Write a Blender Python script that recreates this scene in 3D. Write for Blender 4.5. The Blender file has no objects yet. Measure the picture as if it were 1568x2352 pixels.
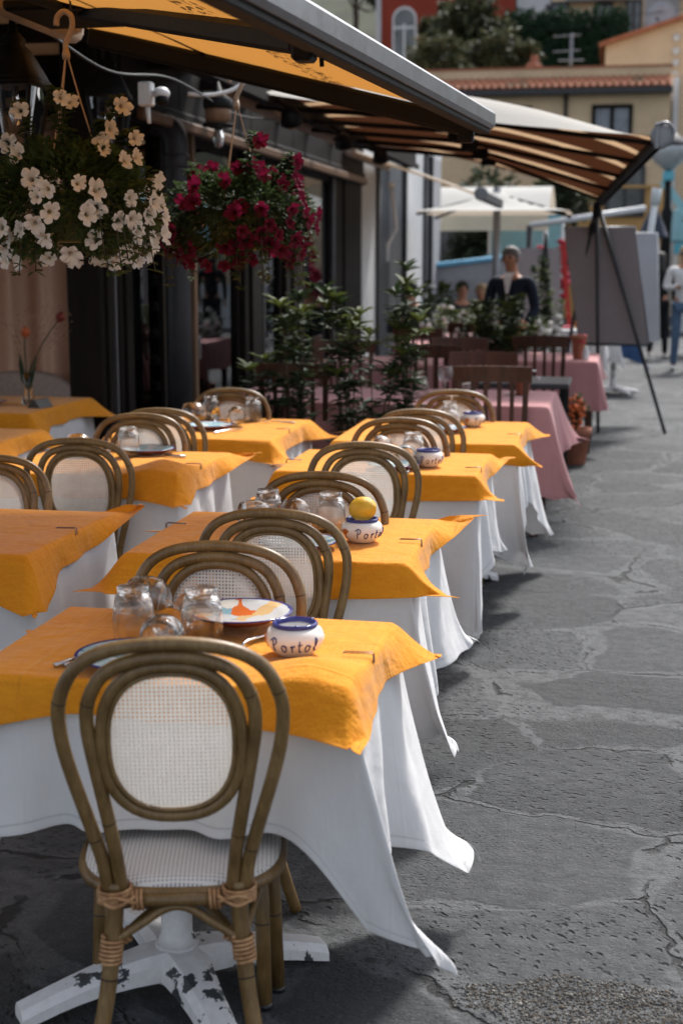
import bpy, math, random
from mathutils import Vector, Matrix, noise
R = math.radians
sc = bpy.context.scene
col = sc.collection
rnd = random.Random(7)

# ------------------------------------------------------------------ camera
CAM = Vector((0, 0, 1.58))
PITCH, YAW, FPX = R(10.084), R(10.85), 3267.0
def wp(x, y, Y):
    """world point seen at place (x, y) of a 1568 x 2352 view, at street distance Y"""
    F = Vector((-math.sin(YAW) * math.cos(PITCH), math.cos(YAW) * math.cos(PITCH), -math.sin(PITCH)))
    Rt = Vector((math.cos(YAW), math.sin(YAW), 0)); U = Rt.cross(F)
    d = F + Rt * ((x - 784) / FPX) + U * ((1176 - y) / FPX)
    return CAM + d * (Y / d.y)
cd = bpy.data.cameras.new('camera'); cam = bpy.data.objects.new('camera', cd); col.objects.link(cam)
cam.location = CAM; cam.rotation_euler = (R(90) - PITCH, 0, YAW)
cd.sensor_fit = 'VERTICAL'; cd.sensor_height = 36; cd.sensor_width = 24; cd.lens = 50.0
cd.clip_end = 2000; cd.clip_start = .05
cd.dof.use_dof = True; cd.dof.focus_distance = 3.9; cd.dof.aperture_fstop = 3.3
sc.camera = cam

# ------------------------------------------------------------------ mesh builder
def catmull(P, n=8, closed=False):
    P = [Vector(p) for p in P]; out = []; m = len(P)
    segs = m if closed else m - 1
    for i in range(segs):
        if closed: a, b, c, d = P[(i-1) % m], P[i], P[(i+1) % m], P[(i+2) % m]
        else: a, b, c, d = P[max(i-1, 0)], P[i], P[i+1], P[min(i+2, m-1)]
        for k in range(n):
            t = k / n
            out.append(.5 * ((2*b) + (c-a)*t + (2*a-5*b+4*c-d)*t*t + (3*b-a-3*c+d)*t*t*t))
    if not closed: out.append(P[-1].copy())
    return out
class MB:
    def __init__(s): s.v = []; s.f = []; s.mi = []; s.sm = []; s.M = Matrix.Identity(4); s.m = 0
    def add(s, vs, fs, smooth=False):
        b = len(s.v); M = s.M
        s.v += [M @ Vector(p) for p in vs]
        s.f += [tuple(b + i for i in q) for q in fs]
        s.mi += [s.m] * len(fs); s.sm += [smooth] * len(fs)
    def box(s, c, d, rot=None, bev=0.0):
        x, y, z = d[0]/2, d[1]/2, d[2]/2
        if bev <= 0:
            vs = [(i*x, j*y, k*z) for i in (-1, 1) for j in (-1, 1) for k in (-1, 1)]
            fs = [(0,1,3,2),(4,6,7,5),(0,4,5,1),(2,3,7,6),(0,2,6,4),(1,5,7,3)]
        else:
            b = min(bev, x*.9, y*.9, z*.9); vs = []; ix = {}
            for i in (-1, 1):
                for j in (-1, 1):
                    for k in (-1, 1):
                        for ax in range(3):
                            p = [i*(x-b), j*(y-b), k*(z-b)]; p[ax] = (i*x, j*y, k*z)[ax]
                            ix[(i,j,k,ax)] = len(vs); vs.append(tuple(p))
            fs = []
            I = lambda i,j,k,a: ix[(i,j,k,a)]
            for q in (-1, 1):
                fs.append((I(q,-1,-1,0),I(q,1,-1,0),I(q,1,1,0),I(q,-1,1,0))[::q])
                fs.append((I(-1,q,-1,1),I(-1,q,1,1),I(1,q,1,1),I(1,q,-1,1))[::q])
                fs.append((I(-1,-1,q,2),I(1,-1,q,2),I(1,1,q,2),I(-1,1,q,2))[::q])
            for a in (-1, 1):
                for c2 in (-1, 1):
                    fs.append((I(a,c2,-1,0),I(a,c2,1,0),I(a,c2,1,1),I(a,c2,-1,1))[::a*c2*-1])
                    fs.append((I(a,-1,c2,0),I(a,1,c2,0),I(a,1,c2,2),I(a,-1,c2,2))[::a*c2])
                    fs.append((I(-1,a,c2,1),I(1,a,c2,1),I(1,a,c2,2),I(-1,a,c2,2))[::a*c2*-1])
            for i in (-1, 1):
                for j in (-1, 1):
                    for k in (-1, 1):
                        fs.append((I(i,j,k,0),I(i,j,k,1),I(i,j,k,2))[::i*j*k])
        c = Vector(c); rm = rot if rot else Matrix.Identity(3)
        s.add([c + rm @ Vector(p) for p in vs], fs)
    def bar(s, a, b, w, h, up=(0,0,1), bev=0.0):
        a = Vector(a); b = Vector(b); d = b - a; L = d.length; d.normalize()
        x = d.cross(Vector(up)); x.normalize(); u = x.cross(d)
        m = Matrix((x, d, u)).transposed()
        s.box((a+b)/2, (w, L, h), m, bev)
    def tube(s, P, r, n=8, closed=False, cap=True):
        P = [Vector(p) for p in P]; m = len(P)
        rr = r if isinstance(r, (list, tuple)) else [r]*m
        T = []
        for i in range(m):
            if closed: t = P[(i+1) % m] - P[i-1]
            else: t = P[min(i+1, m-1)] - P[max(i-1, 0)]
            if t.length < 1e-9: t = Vector((0,0,1))
            T.append(t.normalized())
        u = T[0].orthogonal().normalized(); vs = []; fs = []
        for i in range(m):
            u = (u - T[i] * u.dot(T[i]))
            if u.length < 1e-6: u = T[i].orthogonal()
            u.normalize(); w = T[i].cross(u)
            for k in range(n):
                a = 2*math.pi*k/n
                vs.append(P[i] + (u*math.cos(a) + w*math.sin(a))*rr[i])
        for i in range(m if closed else m-1):
            j = (i+1) % m
            for k in range(n):
                l = (k+1) % n
                fs.append((i*n+k, i*n+l, j*n+l, j*n+k))
        if closed:   # fix the twist at the seam: close without matching frames is fine for round sections
            pass
        if cap and not closed:
            fs.append(tuple(range(n))[::-1]); fs.append(tuple((m-1)*n+k for k in range(n)))
        s.add(vs, fs, True)
    def lathe(s, prof, n=24, c=(0,0,0), ax=None, cap0=True, cap1=True, sq=None):
        c = Vector(c); rm = ax if ax else Matrix.Identity(3); vs = []; fs = []; m = len(prof)
        for (r, z) in prof:
            for k in range(n):
                a = 2*math.pi*k/n
                vs.append(c + rm @ Vector((r*math.cos(a), r*math.sin(a), z)))
        for i in range(m-1):
            for k in range(n):
                l = (k+1) % n
                fs.append((i*n+k, i*n+l, (i+1)*n+l, (i+1)*n+k))
        s.add(vs, fs, True)
        b = len(s.v) - len(vs)
        if cap0: s.f.append(tuple(b+k for k in range(n))[::-1]); s.mi.append(s.m); s.sm.append(False)
        if cap1: s.f.append(tuple(b+(m-1)*n+k for k in range(n))); s.mi.append(s.m); s.sm.append(False)
    def prism(s, poly, h, c=(0,0,0), rm=None):
        """polygon in the local xy plane, thickness h along local z"""
        rm = rm if rm else Matrix.Identity(3); c = Vector(c); n = len(poly)
        vs = [c + rm @ Vector((p[0], p[1], 0)) for p in poly] + [c + rm @ Vector((p[0], p[1], h)) for p in poly]
        fs = [tuple(range(n))[::-1], tuple(range(n, 2*n))] + [(i, (i+1) % n, n+(i+1) % n, n+i) for i in range(n)]
        s.add(vs, fs)
    def grid(s, fn, nu, nv, smooth=True):
        vs = [fn(i/nu, j/nv) for j in range(nv+1) for i in range(nu+1)]
        fs = [(j*(nu+1)+i, j*(nu+1)+i+1, (j+1)*(nu+1)+i+1, (j+1)*(nu+1)+i) for j in range(nv) for i in range(nu)]
        s.add(vs, fs, smooth)
    def ball(s, c, r, n=10, m=6, sc3=(1,1,1), jit=0.0, rg=rnd):
        vs = []; fs = []
        for j in range(m+1):
            th = math.pi*j/m
            for i in range(n):
                a = 2*math.pi*i/n; q = r*(1+rg.uniform(-jit, jit))
                vs.append((c[0]+q*sc3[0]*math.sin(th)*math.cos(a), c[1]+q*sc3[1]*math.sin(th)*math.sin(a), c[2]+q*sc3[2]*math.cos(th)))
        for j in range(m):
            for i in range(n):
                k = (i+1) % n
                fs.append((j*n+i, (j+1)*n+i, (j+1)*n+k, j*n+k))
        s.add(vs, fs, True)
    def leaf(s, p, d, nrm, L, W, fold=.25, curl=.15):
        """a leaf: base p, direction d, folded along the midrib"""
        d = Vector(d).normalized(); nrm = Vector(nrm); x = d.cross(nrm)
        if x.length < 1e-4: x = d.orthogonal()
        x.normalize(); u = x.cross(d); p = Vector(p)
        a = p + d*L*.33; b = p + d*L*.7 - u*L*curl*.5; t = p + d*L - u*L*curl
        vs = [p, a + x*W*.5 + u*W*fold, b + x*W*.42 + u*W*fold, t, b - x*W*.42 + u*W*fold, a - x*W*.5 + u*W*fold, a, b]
        s.add(vs, [(0,1,6),(6,1,2,7),(7,2,3),(0,6,5),(6,7,4,5),(7,3,4)], True)
    def build(s, name, mat, parent=None, label=None, cat=None, group=None, kind=None, loc=None, rot=None, weld=False):
        me = bpy.data.meshes.new(name)
        me.from_pydata([tuple(p) for p in s.v], [], s.f)
        for m in (mat if isinstance(mat, (list, tuple)) else [mat]): me.materials.append(m)
        me.polygons.foreach_set('material_index', s.mi); me.polygons.foreach_set('use_smooth', s.sm)
        me.update()
        o = bpy.data.objects.new(name, me); col.objects.link(o)
        if parent: o.parent = parent
        if loc: o.location = loc
        if rot: o.rotation_euler = rot
        tag(o, label, cat, group, kind); return o
def tag(o, label=None, cat=None, group=None, kind=None):
    for k, q in (('label', label), ('category', cat), ('group', group), ('kind', kind)):
        if q: o[k] = q
    return o
def thing(name, label, cat, loc=(0,0,0), rz=0, group=None):
    o = bpy.data.objects.new(name, None); col.objects.link(o); o.empty_display_size = .1
    o.location = loc; o.rotation_euler = (0, 0, rz); return tag(o, label, cat, group)
def dup(root, loc, rz, label, group=None, rot=None, scale=None):
    r = root.copy(); col.objects.link(r); r.location = loc
    r.rotation_euler = rot if rot else (0, 0, rz)
    if scale: r.scale = scale
    r['label'] = label
    if group: r['group'] = group
    for ch in list(root.children):
        c = ch.copy(); col.objects.link(c); c.parent = r
        for g in list(ch.children):
            d = g.copy(); col.objects.link(d); d.parent = c
    return r
def part(name, fn, mat, parent):
    b = MB(); fn(b); return b.build(name, mat, parent)

# ------------------------------------------------------------------ materials
class NT:
    def __init__(s, name):
        s.mat = bpy.data.materials.new(name); s.mat.use_nodes = True; s.t = s.mat.node_tree
        s.t.nodes.clear(); s.out = s.n('ShaderNodeOutputMaterial')
    def n(s, ty, **kw):
        q = s.t.nodes.new(ty)
        for k, val in kw.items():
            if k in q.inputs.keys(): s.set(q.inputs[k], val)
            else: setattr(q, k, val)
        return q
    def set(s, sock, val):
        if isinstance(val, bpy.types.NodeSocket): s.t.links.new(val, sock)
        elif isinstance(val, bpy.types.Node): s.t.links.new(val.outputs[0], sock)
        else:
            if sock.type == 'RGBA' and isinstance(val, (tuple, list)) and len(val) == 3: val = (*val, 1)
            sock.default_value = val
    def math(s, op, a, b=0.0, c=0.0):
        q = s.t.nodes.new('ShaderNodeMath'); q.operation = op
        for i, val in enumerate((a, b, c)): s.set(q.inputs[i], val)
        return q.outputs[0]
    def vec(s, op, a, b=(0,0,0)):
        q = s.t.nodes.new('ShaderNodeVectorMath'); q.operation = op
        s.set(q.inputs[0], a); s.set(q.inputs[3 if op == 'SCALE' else 1], b); return q.outputs[0]
    def coord(s, which='Object'): return s.n('ShaderNodeTexCoord').outputs[which]
    def noise(s, vec, scale, detail=4.0, rough=.55, out=0):
        q = s.n('ShaderNodeTexNoise', Scale=scale, Detail=detail, Roughness=rough); s.set(q.inputs['Vector'], vec); return q.outputs[out]
    def voro(s, vec, scale, feature='F1', out='Distance', rand=1.0):
        q = s.t.nodes.new('ShaderNodeTexVoronoi'); q.feature = feature
        q.inputs['Scale'].default_value = scale; q.inputs['Randomness'].default_value = rand
        s.set(q.inputs['Vector'], vec); return q.outputs[out]
    def ramp(s, fac, stops, interp='LINEAR'):
        q = s.t.nodes.new('ShaderNodeValToRGB'); e = q.color_ramp.elements; q.color_ramp.interpolation = interp
        while len(e) < len(stops): e.new(.5)
        for el, (p, c) in zip(e, stops):
            el.position = p; el.color = (*c, 1) if len(c) == 3 else c
        s.set(q.inputs[0], fac); return q.outputs[0]
    def mix(s, fac, a, b, mode='MIX'):
        q = s.t.nodes.new('ShaderNodeMix'); q.data_type = 'RGBA'; q.blend_type = mode
        s.set(q.inputs[0], fac); s.set(q.inputs[6], a); s.set(q.inputs[7], b); return q.outputs[2]
    def step(s, x, lo, hi):
        q = s.t.nodes.new('ShaderNodeMapRange'); q.interpolation_type = 'SMOOTHSTEP'
        s.set(q.inputs[0], x); q.inputs[1].default_value = lo; q.inputs[2].default_value = hi; return q.outputs[0]
    def sep(s, vec): return s.n('ShaderNodeSeparateXYZ', Vector=vec).outputs
    def comb(s, x, y, z):
        return s.n('ShaderNodeCombineXYZ', X=x, Y=y, Z=z).outputs[0]
    def bsdf(s, color, rough=.6, bump=None, bstr=.3, bdist=.01, spec=.4, **kw):
        p = s.n('ShaderNodeBsdfPrincipled'); s.set(p.inputs['Base Color'], color); s.set(p.inputs['Roughness'], rough)
        p.inputs['Specular IOR Level'].default_value = spec
        for k, val in kw.items(): s.set(p.inputs[k.replace('_', ' ')], val)
        if bump is not None:
            b = s.n('ShaderNodeBump', Strength=bstr, Distance=bdist); s.set(b.inputs['Height'], bump)
            s.t.links.new(b.outputs[0], p.inputs['Normal'])
        return p
    def done(s, sh):
        s.t.links.new(sh.outputs[0] if isinstance(sh, bpy.types.Node) else sh, s.out.inputs[0]); return s.mat
    def mixsh(s, fac, a, b):
        q = s.t.nodes.new('ShaderNodeMixShader'); s.set(q.inputs[0], fac)
        s.t.links.new(a.outputs[0], q.inputs[1]); s.t.links.new(b.outputs[0], q.inputs[2]); return q
def plain(name, c, rough=.6, var=.18, scale=9.0, spec=.4, metal=0.0, bstr=.12, coords='Object', bdist=.004):
    t = NT(name); co = t.coord(coords); nz = t.noise(co, scale, 5, .6); n2 = t.noise(co, scale*6, 3)
    f = t.math('ADD', t.math('MULTIPLY', nz, .7), t.math('MULTIPLY', n2, .3))
    lo = tuple(x*(1-var*1.6) for x in c); hi = tuple(min(x*(1+var*1.6), 1) for x in c)
    cc = t.ramp(f, [(.25, lo), (.75, hi)])
    rr = t.math('ADD', rough-.08, t.math('MULTIPLY', nz, .16))
    return t.done(t.bsdf(cc, rr, n2, bstr, bdist, spec, Metallic=metal))
M = {}
def make_mats():
    # rattan cane
    t = NT('rattan'); co = t.coord(); nz = t.noise(co, 14, 5); st = t.noise(t.vec('MULTIPLY', co, (160, 160, 14)), 1, 3)
    cc = t.ramp(t.math('ADD', t.math('MULTIPLY', nz, .6), t.math('MULTIPLY', st, .4)), [(.26, (.065, .034, .011)), (.50, (.165, .097, .034)), (.72, (.27, .17, .068)), (.86, (.36, .25, .13))])
    M['rattan'] = t.done(t.bsdf(cc, t.math('ADD', .3, t.math('MULTIPLY', nz, .2)), st, .15, .002, .5))
    M['node'] = plain('rattan_node', (.035, .02, .01), .6)
    t = NT('cane_binding'); co = t.coord(); nz = t.noise(co, 60, 3)
    M['bind'] = t.done(t.bsdf(t.ramp(nz, [(.3, (.26, .12, .05)), (.7, (.50, .29, .14))]), .5, nz, .2, .002))
    # woven open cane mesh: real holes
    def weave(name, c, pitch, hole, ax):
        t = NT(name); o = t.sep(t.coord()); k = 1/pitch
        def cell(x): return t.math('ABSOLUTE', t.math('SUBTRACT', t.math('FRACT', t.math('MULTIPLY', x, k)), .5))
        a, b = cell(o[ax[0]]), cell(o[ax[1]])
        h = t.math('MULTIPLY', t.math('LESS_THAN', a, hole/2), t.math('LESS_THAN', b, hole/2))
        nz = t.noise(t.coord(), 40, 3)
        cc = t.ramp(nz, [(.3, tuple(x*.8 for x in c)), (.7, c)])
        p = t.bsdf(cc, .55, t.math('MAXIMUM', a, b), .5, .003); tr = t.n('ShaderNodeBsdfTransparent')
        tl = t.n('ShaderNodeBsdfTranslucent', Color=tuple(x*.9 for x in c))
        return t.done(t.mixsh(h, t.mixsh(.25, p, tl), tr))
    M['mesh'] = weave('woven_mesh', (.80, .77, .72), .0084, .43, (0, 2))
    t = NT('woven_seat'); o = t.sep(t.coord()); k = 1/.0085
    def cl(x): return t.math('ABSOLUTE', t.math('SUBTRACT', t.math('FRACT', t.math('MULTIPLY', x, k)), .5))
    h = t.math('MULTIPLY', t.math('LESS_THAN', cl(o[0]), .24), t.math('LESS_THAN', cl(o[1]), .24))
    M['seat'] = t.done(t.bsdf(t.mix(h, (.66, .63, .60), (.27, .25, .24)), .6, h, -.6, .003))
    # cloths
    def cloth(name, c, c2, wv, trans, tc, bstr=.25, rough=.85, wr=.35, sheen=.15, hemp=.93, bd=.008):
        t = NT(name); co = t.coord(); o = t.sep(co)
        w1 = t.noise(t.vec('MULTIPLY', co, (wv, 14, wv)), 1, 2); w2 = t.noise(t.vec('MULTIPLY', co, (14, wv, 14)), 1, 2)
        f = t.math('MULTIPLY', t.math('ADD', w1, w2), .5); big = t.noise(co, 5, 4)
        ff = t.math('ADD', t.math('MULTIPLY', f, .75), t.math('MULTIPLY', big, .25))
        cc = t.ramp(ff, [(.32, c2), (.66, c)])
        hgt = t.math('ADD', t.math('MULTIPLY', f, .35), t.math('MULTIPLY', t.noise(co, 11, 4, .6), wr*4))
        def crease(x, k): return t.math('SUBTRACT', 1.0, t.step(t.math('ABSOLUTE', t.math('SUBTRACT', t.math('FRACT', t.math('ADD', t.math('MULTIPLY', x, k), .23)), .5)), .0, .018))
        hgt = t.math('ADD', hgt, t.math('MULTIPLY', t.math('MAXIMUM', crease(o[0], 2.7), crease(o[1], 3.1)), .26))
        hm = t.n('ShaderNodeAttribute', attribute_name='hem').outputs['Fac']
        st = t.math('MULTIPLY', t.step(hm, hemp - .012, hemp - .004), t.math('SUBTRACT', 1.0, t.step(hm, hemp + .004, hemp + .012)))
        cc = t.mix(t.math('MULTIPLY', st, .5), cc, tuple(x*.5 for x in c2)); hgt = t.math('ADD', hgt, t.math('MULTIPLY', t.step(hm, hemp - .01, hemp + .01), .5))
        wn = t.vec('ADD', co, t.vec('SCALE', t.noise(co, 3, 3, out=1), .25)); wr_ = t.math('ABSOLUTE', t.math('SUBTRACT', t.noise(wn, 3.6, 3, .5), .5))
        hgt = t.math('SUBTRACT', hgt, t.math('MULTIPLY', t.math('SUBTRACT', 1.0, t.step(wr_, .0, .09)), wr*.9))
        p = t.bsdf(cc, rough, hgt, bstr, bd, .15)
        p.inputs['Sheen Weight'].default_value = sheen; p.inputs['Sheen Roughness'].default_value = .45
        tl = t.n('ShaderNodeBsdfTranslucent', Color=tc)
        return t.done(t.mixsh(trans, p, tl))
    M['orange'] = cloth('orange_linen', (.85, .355, .022), (.69, .24, .012), 200, .16, (.85, .30, .02), .5, .85, .5, sheen=.18, bd=.013)
    M['white'] = cloth('white_cotton', (.84, .83, .83), (.78, .77, .78), 500, .22, (.8, .8, .82), .26, .9, .35, bd=.012)
    M['pink'] = cloth('pink_cotton', (.57, .29, .29), (.49, .235, .24), 400, .10, (.5, .2, .2), .2)
    M['cream_cloth'] = cloth('cream_cotton', (.78, .70, .53), (.68, .6, .44), 400, .1, (.6, .5, .35), .2)
    M['bluecloth'] = cloth('blue_cotton', (.05, .10, .22), (.03, .07, .16), 400, .05, (.05, .1, .2), .2)
    M['curtain'] = cloth('tan_curtain', (.68, .42, .30), (.58, .35, .25), 300, .12, (.5, .25, .15), .2)
    # painted cast base with chips
    t = NT('chipped_white_paint'); co = t.coord(); nz = t.noise(co, 9, 6, .62); e = t.noise(co, 45, 4)
    m = t.step(t.math('ADD', nz, t.math('MULTIPLY', e, .12)), .63, .64)
    cc = t.mix(m, t.ramp(e, [(.3, (.66, .64, .64)), (.7, (.76, .75, .76))]), (.045, .05, .055))
    M['castiron'] = t.done(t.bsdf(cc, .5, t.math('SUBTRACT', t.math('MULTIPLY', e, .2), m), .4, .003))
    # glass, metals
    t = NT('clear_glass'); p = t.bsdf((1, 1, 1), .01, spec=.5); p.inputs['Transmission Weight'].default_value = 1; p.inputs['IOR'].default_value = 1.45
    M['glass'] = t.done(t.mixsh(.15, p, t.n('ShaderNodeBsdfTransparent', Color=(.96, .97, .98, 1))))
    M['steel'] = plain('steel', (.55, .55, .56), .28, .1, 30, .5, 1.0, .05)
    M['alu'] = plain('brushed_aluminium', (.20, .205, .22), .40, .16, 12, .5, .7, .15)
    M['clipm'] = plain('dark_steel', (.20, .15, .12), .4, .2, 30, .5, .6)
    M['black'] = plain('black_metal', (.005, .005, .0055), .6, .3, 20, .2)
    M['blackpl'] = plain('black_plastic', (.016, .016, .017), .38, .3, 20, .5)
    M['ceramic'] = plain('white_glaze', (.80, .77, .73), .14, .05, 14, .5, 0, .04)
    M['cobalt'] = plain('cobalt_glaze', (.028, .032, .17), .15, .25, 22, .5, 0, .04)
    M['coral'] = plain('coral_glaze', (.55, .17, .03), .3, .15, 22)
    M['lemon'] = plain('lemon_peel', (.72, .42, .03), .42, .12, 45, .4, 0, .5)
    # majolica
    t = NT('majolica'); co = t.coord(); o = t.sep(co)
    r_ = t.n('ShaderNodeVectorMath', operation='LENGTH'); t.set(r_.inputs[0], t.vec('MULTIPLY', co, (1, 1, 0)))
    rr = r_.outputs['Value']; dist = t.vec('ADD', co, t.vec('SCALE', t.noise(co, 30, 2, out=1), .03))
    cv = t.voro(dist, 21, out='Color'); k = t.sep(cv)[0]
    cc = t.ramp(k, [(0, (.55, .56, .56)), (.28, (.62, .14, .03)), (.42, (.03, .10, .06)), (.54, (.62, .42, .2)), (.68, (.24, .40, .46)), (.84, (.66, .64, .58))], 'CONSTANT')
    wht = t.step(rr, .062, .070)
    cc = t.mix(t.step(rr, .105, .109), t.mix(t.math('MULTIPLY', wht, 0.0), cc, (.6, .6, .6)), (.03, .035, .2))
    M['plate'] = t.done(t.bsdf(cc, .16, spec=.5))
    t = NT('aqua_majolica'); co = t.coord(); dist = t.vec('ADD', co, t.vec('SCALE', t.noise(co, 30, 2, out=1), .03))
    r_ = t.n('ShaderNodeVectorMath', operation='LENGTH'); t.set(r_.inputs[0], t.vec('MULTIPLY', co, (1, 1, 0)))
    cc = t.ramp(t.sep(t.voro(dist, 30, out='Color'))[0], [(0, (.35, .50, .54)), (.4, (.50, .58, .60)), (.7, (.16, .32, .38)), (.85, (.6, .6, .58))], 'CONSTANT')
    cc = t.mix(t.step(r_.outputs['Value'], .105, .109), cc, (.03, .035, .2))
    M['plate2'] = t.done(t.bsdf(cc, .16, spec=.5))
    # woods
    def wood(name, a, b, rough=.45, sp=.3):
        t = NT(name); co = t.coord(); g = t.noise(t.vec('MULTIPLY', co, (30, 30, 2.5)), 1, 4); n2 = t.noise(co, 6, 3)
        return t.done(t.bsdf(t.ramp(t.math('ADD', t.math('MULTIPLY', g, .7), t.math('MULTIPLY', n2, .3)), [(.3, a), (.7, b)]), rough, g, .15, .002, sp))
    M['wood'] = wood('dark_chair_wood', (.026, .010, .006), (.085, .031, .016))
    M['redwood'] = wood('red_chair_wood', (.05, .015, .008), (.11, .036, .018))
    M['doorwood'] = wood('door_wood', (.004, .003, .0025), (.011, .007, .0055), .7, .15)
    M['tanwood'] = wood('tan_wood', (.12, .07, .04), (.22, .13, .08), .5)
    M['wicker'] = plain('grey_wicker', (.34, .26, .22), .7, .25, 60, .3, 0, .6)
    M['terracotta'] = plain('terracotta', (.27, .10, .06), .75, .15, 14, .25, 0, .3)
    M['greenpot'] = plain('green_plastic_pot', (.03, .07, .03), .45, .15, 14)
    M['greypipe'] = plain('grey_pipe', (.028, .028, .033), .5, .2, 9)
    M['hook'] = plain('beige_plastic', (.50, .36, .25), .45, .1, 20)
    M['whitepl'] = plain('white_plastic', (.62, .63, .64), .4, .08, 20)
    M['soil'] = plain('soil', (.02, .014, .01), .95, .4, 40)
    # plants
    def leafm(name, a, b, trans=.25):
        t = NT(name); co = t.coord(); nz = t.noise(co, 26, 3); n2 = t.noise(co, 4, 3)
        f = t.math('ADD', t.math('MULTIPLY', nz, .55), t.math('MULTIPLY', n2, .45))
        cc = t.ramp(f, [(.3, a), (.7, b)]); p = t.bsdf(cc, .6, spec=.18); tl = t.n('ShaderNodeBsdfTranslucent', Color=tuple(min(1, x*1.4) for x in b))
        return t.done(t.mixsh(trans, p, tl))
    M['leaf'] = leafm('petunia_leaf', (.026, .050, .022), (.080, .125, .038))
    M['leaf2'] = leafm('dark_petunia_leaf', (.014, .028, .014), (.045, .072, .026))
    M['olive'] = leafm('shrub_leaf', (.010, .024, .014), (.034, .060, .022), .12)
    M['olive_y'] = leafm('young_leaf', (.03, .055, .016), (.10, .13, .03), .15)
    M['tree'] = leafm('tree_foliage', (.024, .034, .020), (.080, .092, .052), .12)
    M['treey'] = leafm('yellowish_foliage', (.04, .045, .026), (.13, .13, .07), .12)
    M['ivy'] = leafm('ivy', (.008, .026, .014), (.022, .050, .024))
    M['stem'] = plain('stem', (.05, .04, .02), .7)
    M['bark'] = plain('bark', (.09, .07, .055), .9, .3, 12, .2, 0, .6)
    def petal(name, edge, mid, core, wobble=.1):
        t = NT(name); co = t.coord(); r_ = t.n('ShaderNodeVectorMath', operation='LENGTH'); t.set(r_.inputs[0], t.vec('MULTIPLY', co, (1, 1, 0)))
        rr = t.math('ADD', r_.outputs['Value'], t.math('MULTIPLY', t.math('SUBTRACT', t.noise(co, 60, 2), .5), .006))
        cc = t.ramp(t.math('MULTIPLY', rr, 25), [(.08, core), (.13, core), (.26, mid), (1, edge)])
        p = t.bsdf(cc, .7, t.noise(co, 120, 3), .3, .002, .2); tl = t.n('ShaderNodeBsdfTranslucent', Color=edge)
        return t.done(t.mixsh(.3, p, tl))
    M['petw'] = petal('white_petal', (.90, .89, .88), (.84, .81, .73), (.30, .22, .09))
    M['petr'] = petal('crimson_petal', (.16, .007, .034), (.09, .003, .014), (.010, .002, .004))
    M['orangefl'] = plain('orange_petal', (.70, .16, .05), .7, .3, 40)
    M['redfl'] = plain('red_petal', (.40, .02, .05), .7, .3, 40)
    M['whitefl'] = plain('pale_petal', (.68, .68, .66), .7, .2, 40)
    M['tulip'] = plain('tulip_petal', (.42, .09, .02), .6, .45, 40)
    M['tulipd'] = plain('dark_tulip_petal', (.16, .018, .012), .6, .3, 40)
    M['dry'] = plain('dry_twig', (.26, .17, .11), .8, .3, 20)
make_mats()
# ------------------------------------------------------------------ rattan bistro chair (front = +y)
def yb(z): return -.205 - max(0, z - .44) * .155
def hoop(pts, n=6):
    full = [(-x, z) for x, z in pts] + [(x, z) for x, z in pts[::-1][1:]]
    return catmull([(x, yb(z), z) for x, z in full], n)
OUT = [(.134,.435),(.142,.50),(.158,.565),(.195,.70),(.210,.785),(.206,.85),(.172,.912),(.105,.946),(0,.957)]
INN = [(.108,.435),(.117,.52),(.129,.60),(.146,.70),(.158,.785),(.153,.845),(.122,.897),(.07,.922),(0,.930)]
def oval(hw, hh, z0, n=48, ex=2.45):
    P = []
    for i in range(n):
        a = 2*math.pi*i/n; c, s_ = math.cos(a), math.sin(a)
        P.append((hw*math.copysign(abs(c)**(2/ex), c), z0 + hh*math.copysign(abs(s_)**(2/ex), s_)))
    return P
def coil(b, p, d, r, turns, r2=.0038, pitch=.0085):
    p = Vector(p); d = Vector(d).normalized(); u = d.orthogonal().normalized(); w = d.cross(u); P = []
    n = turns*12
    for i in range(n+1):
        a = 2*math.pi*i/12
        P.append(p + d*((i/n-.5)*turns*pitch) + u*math.cos(a)*r + w*math.sin(a)*r)
    b.tube(P, r2, 6)
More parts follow.
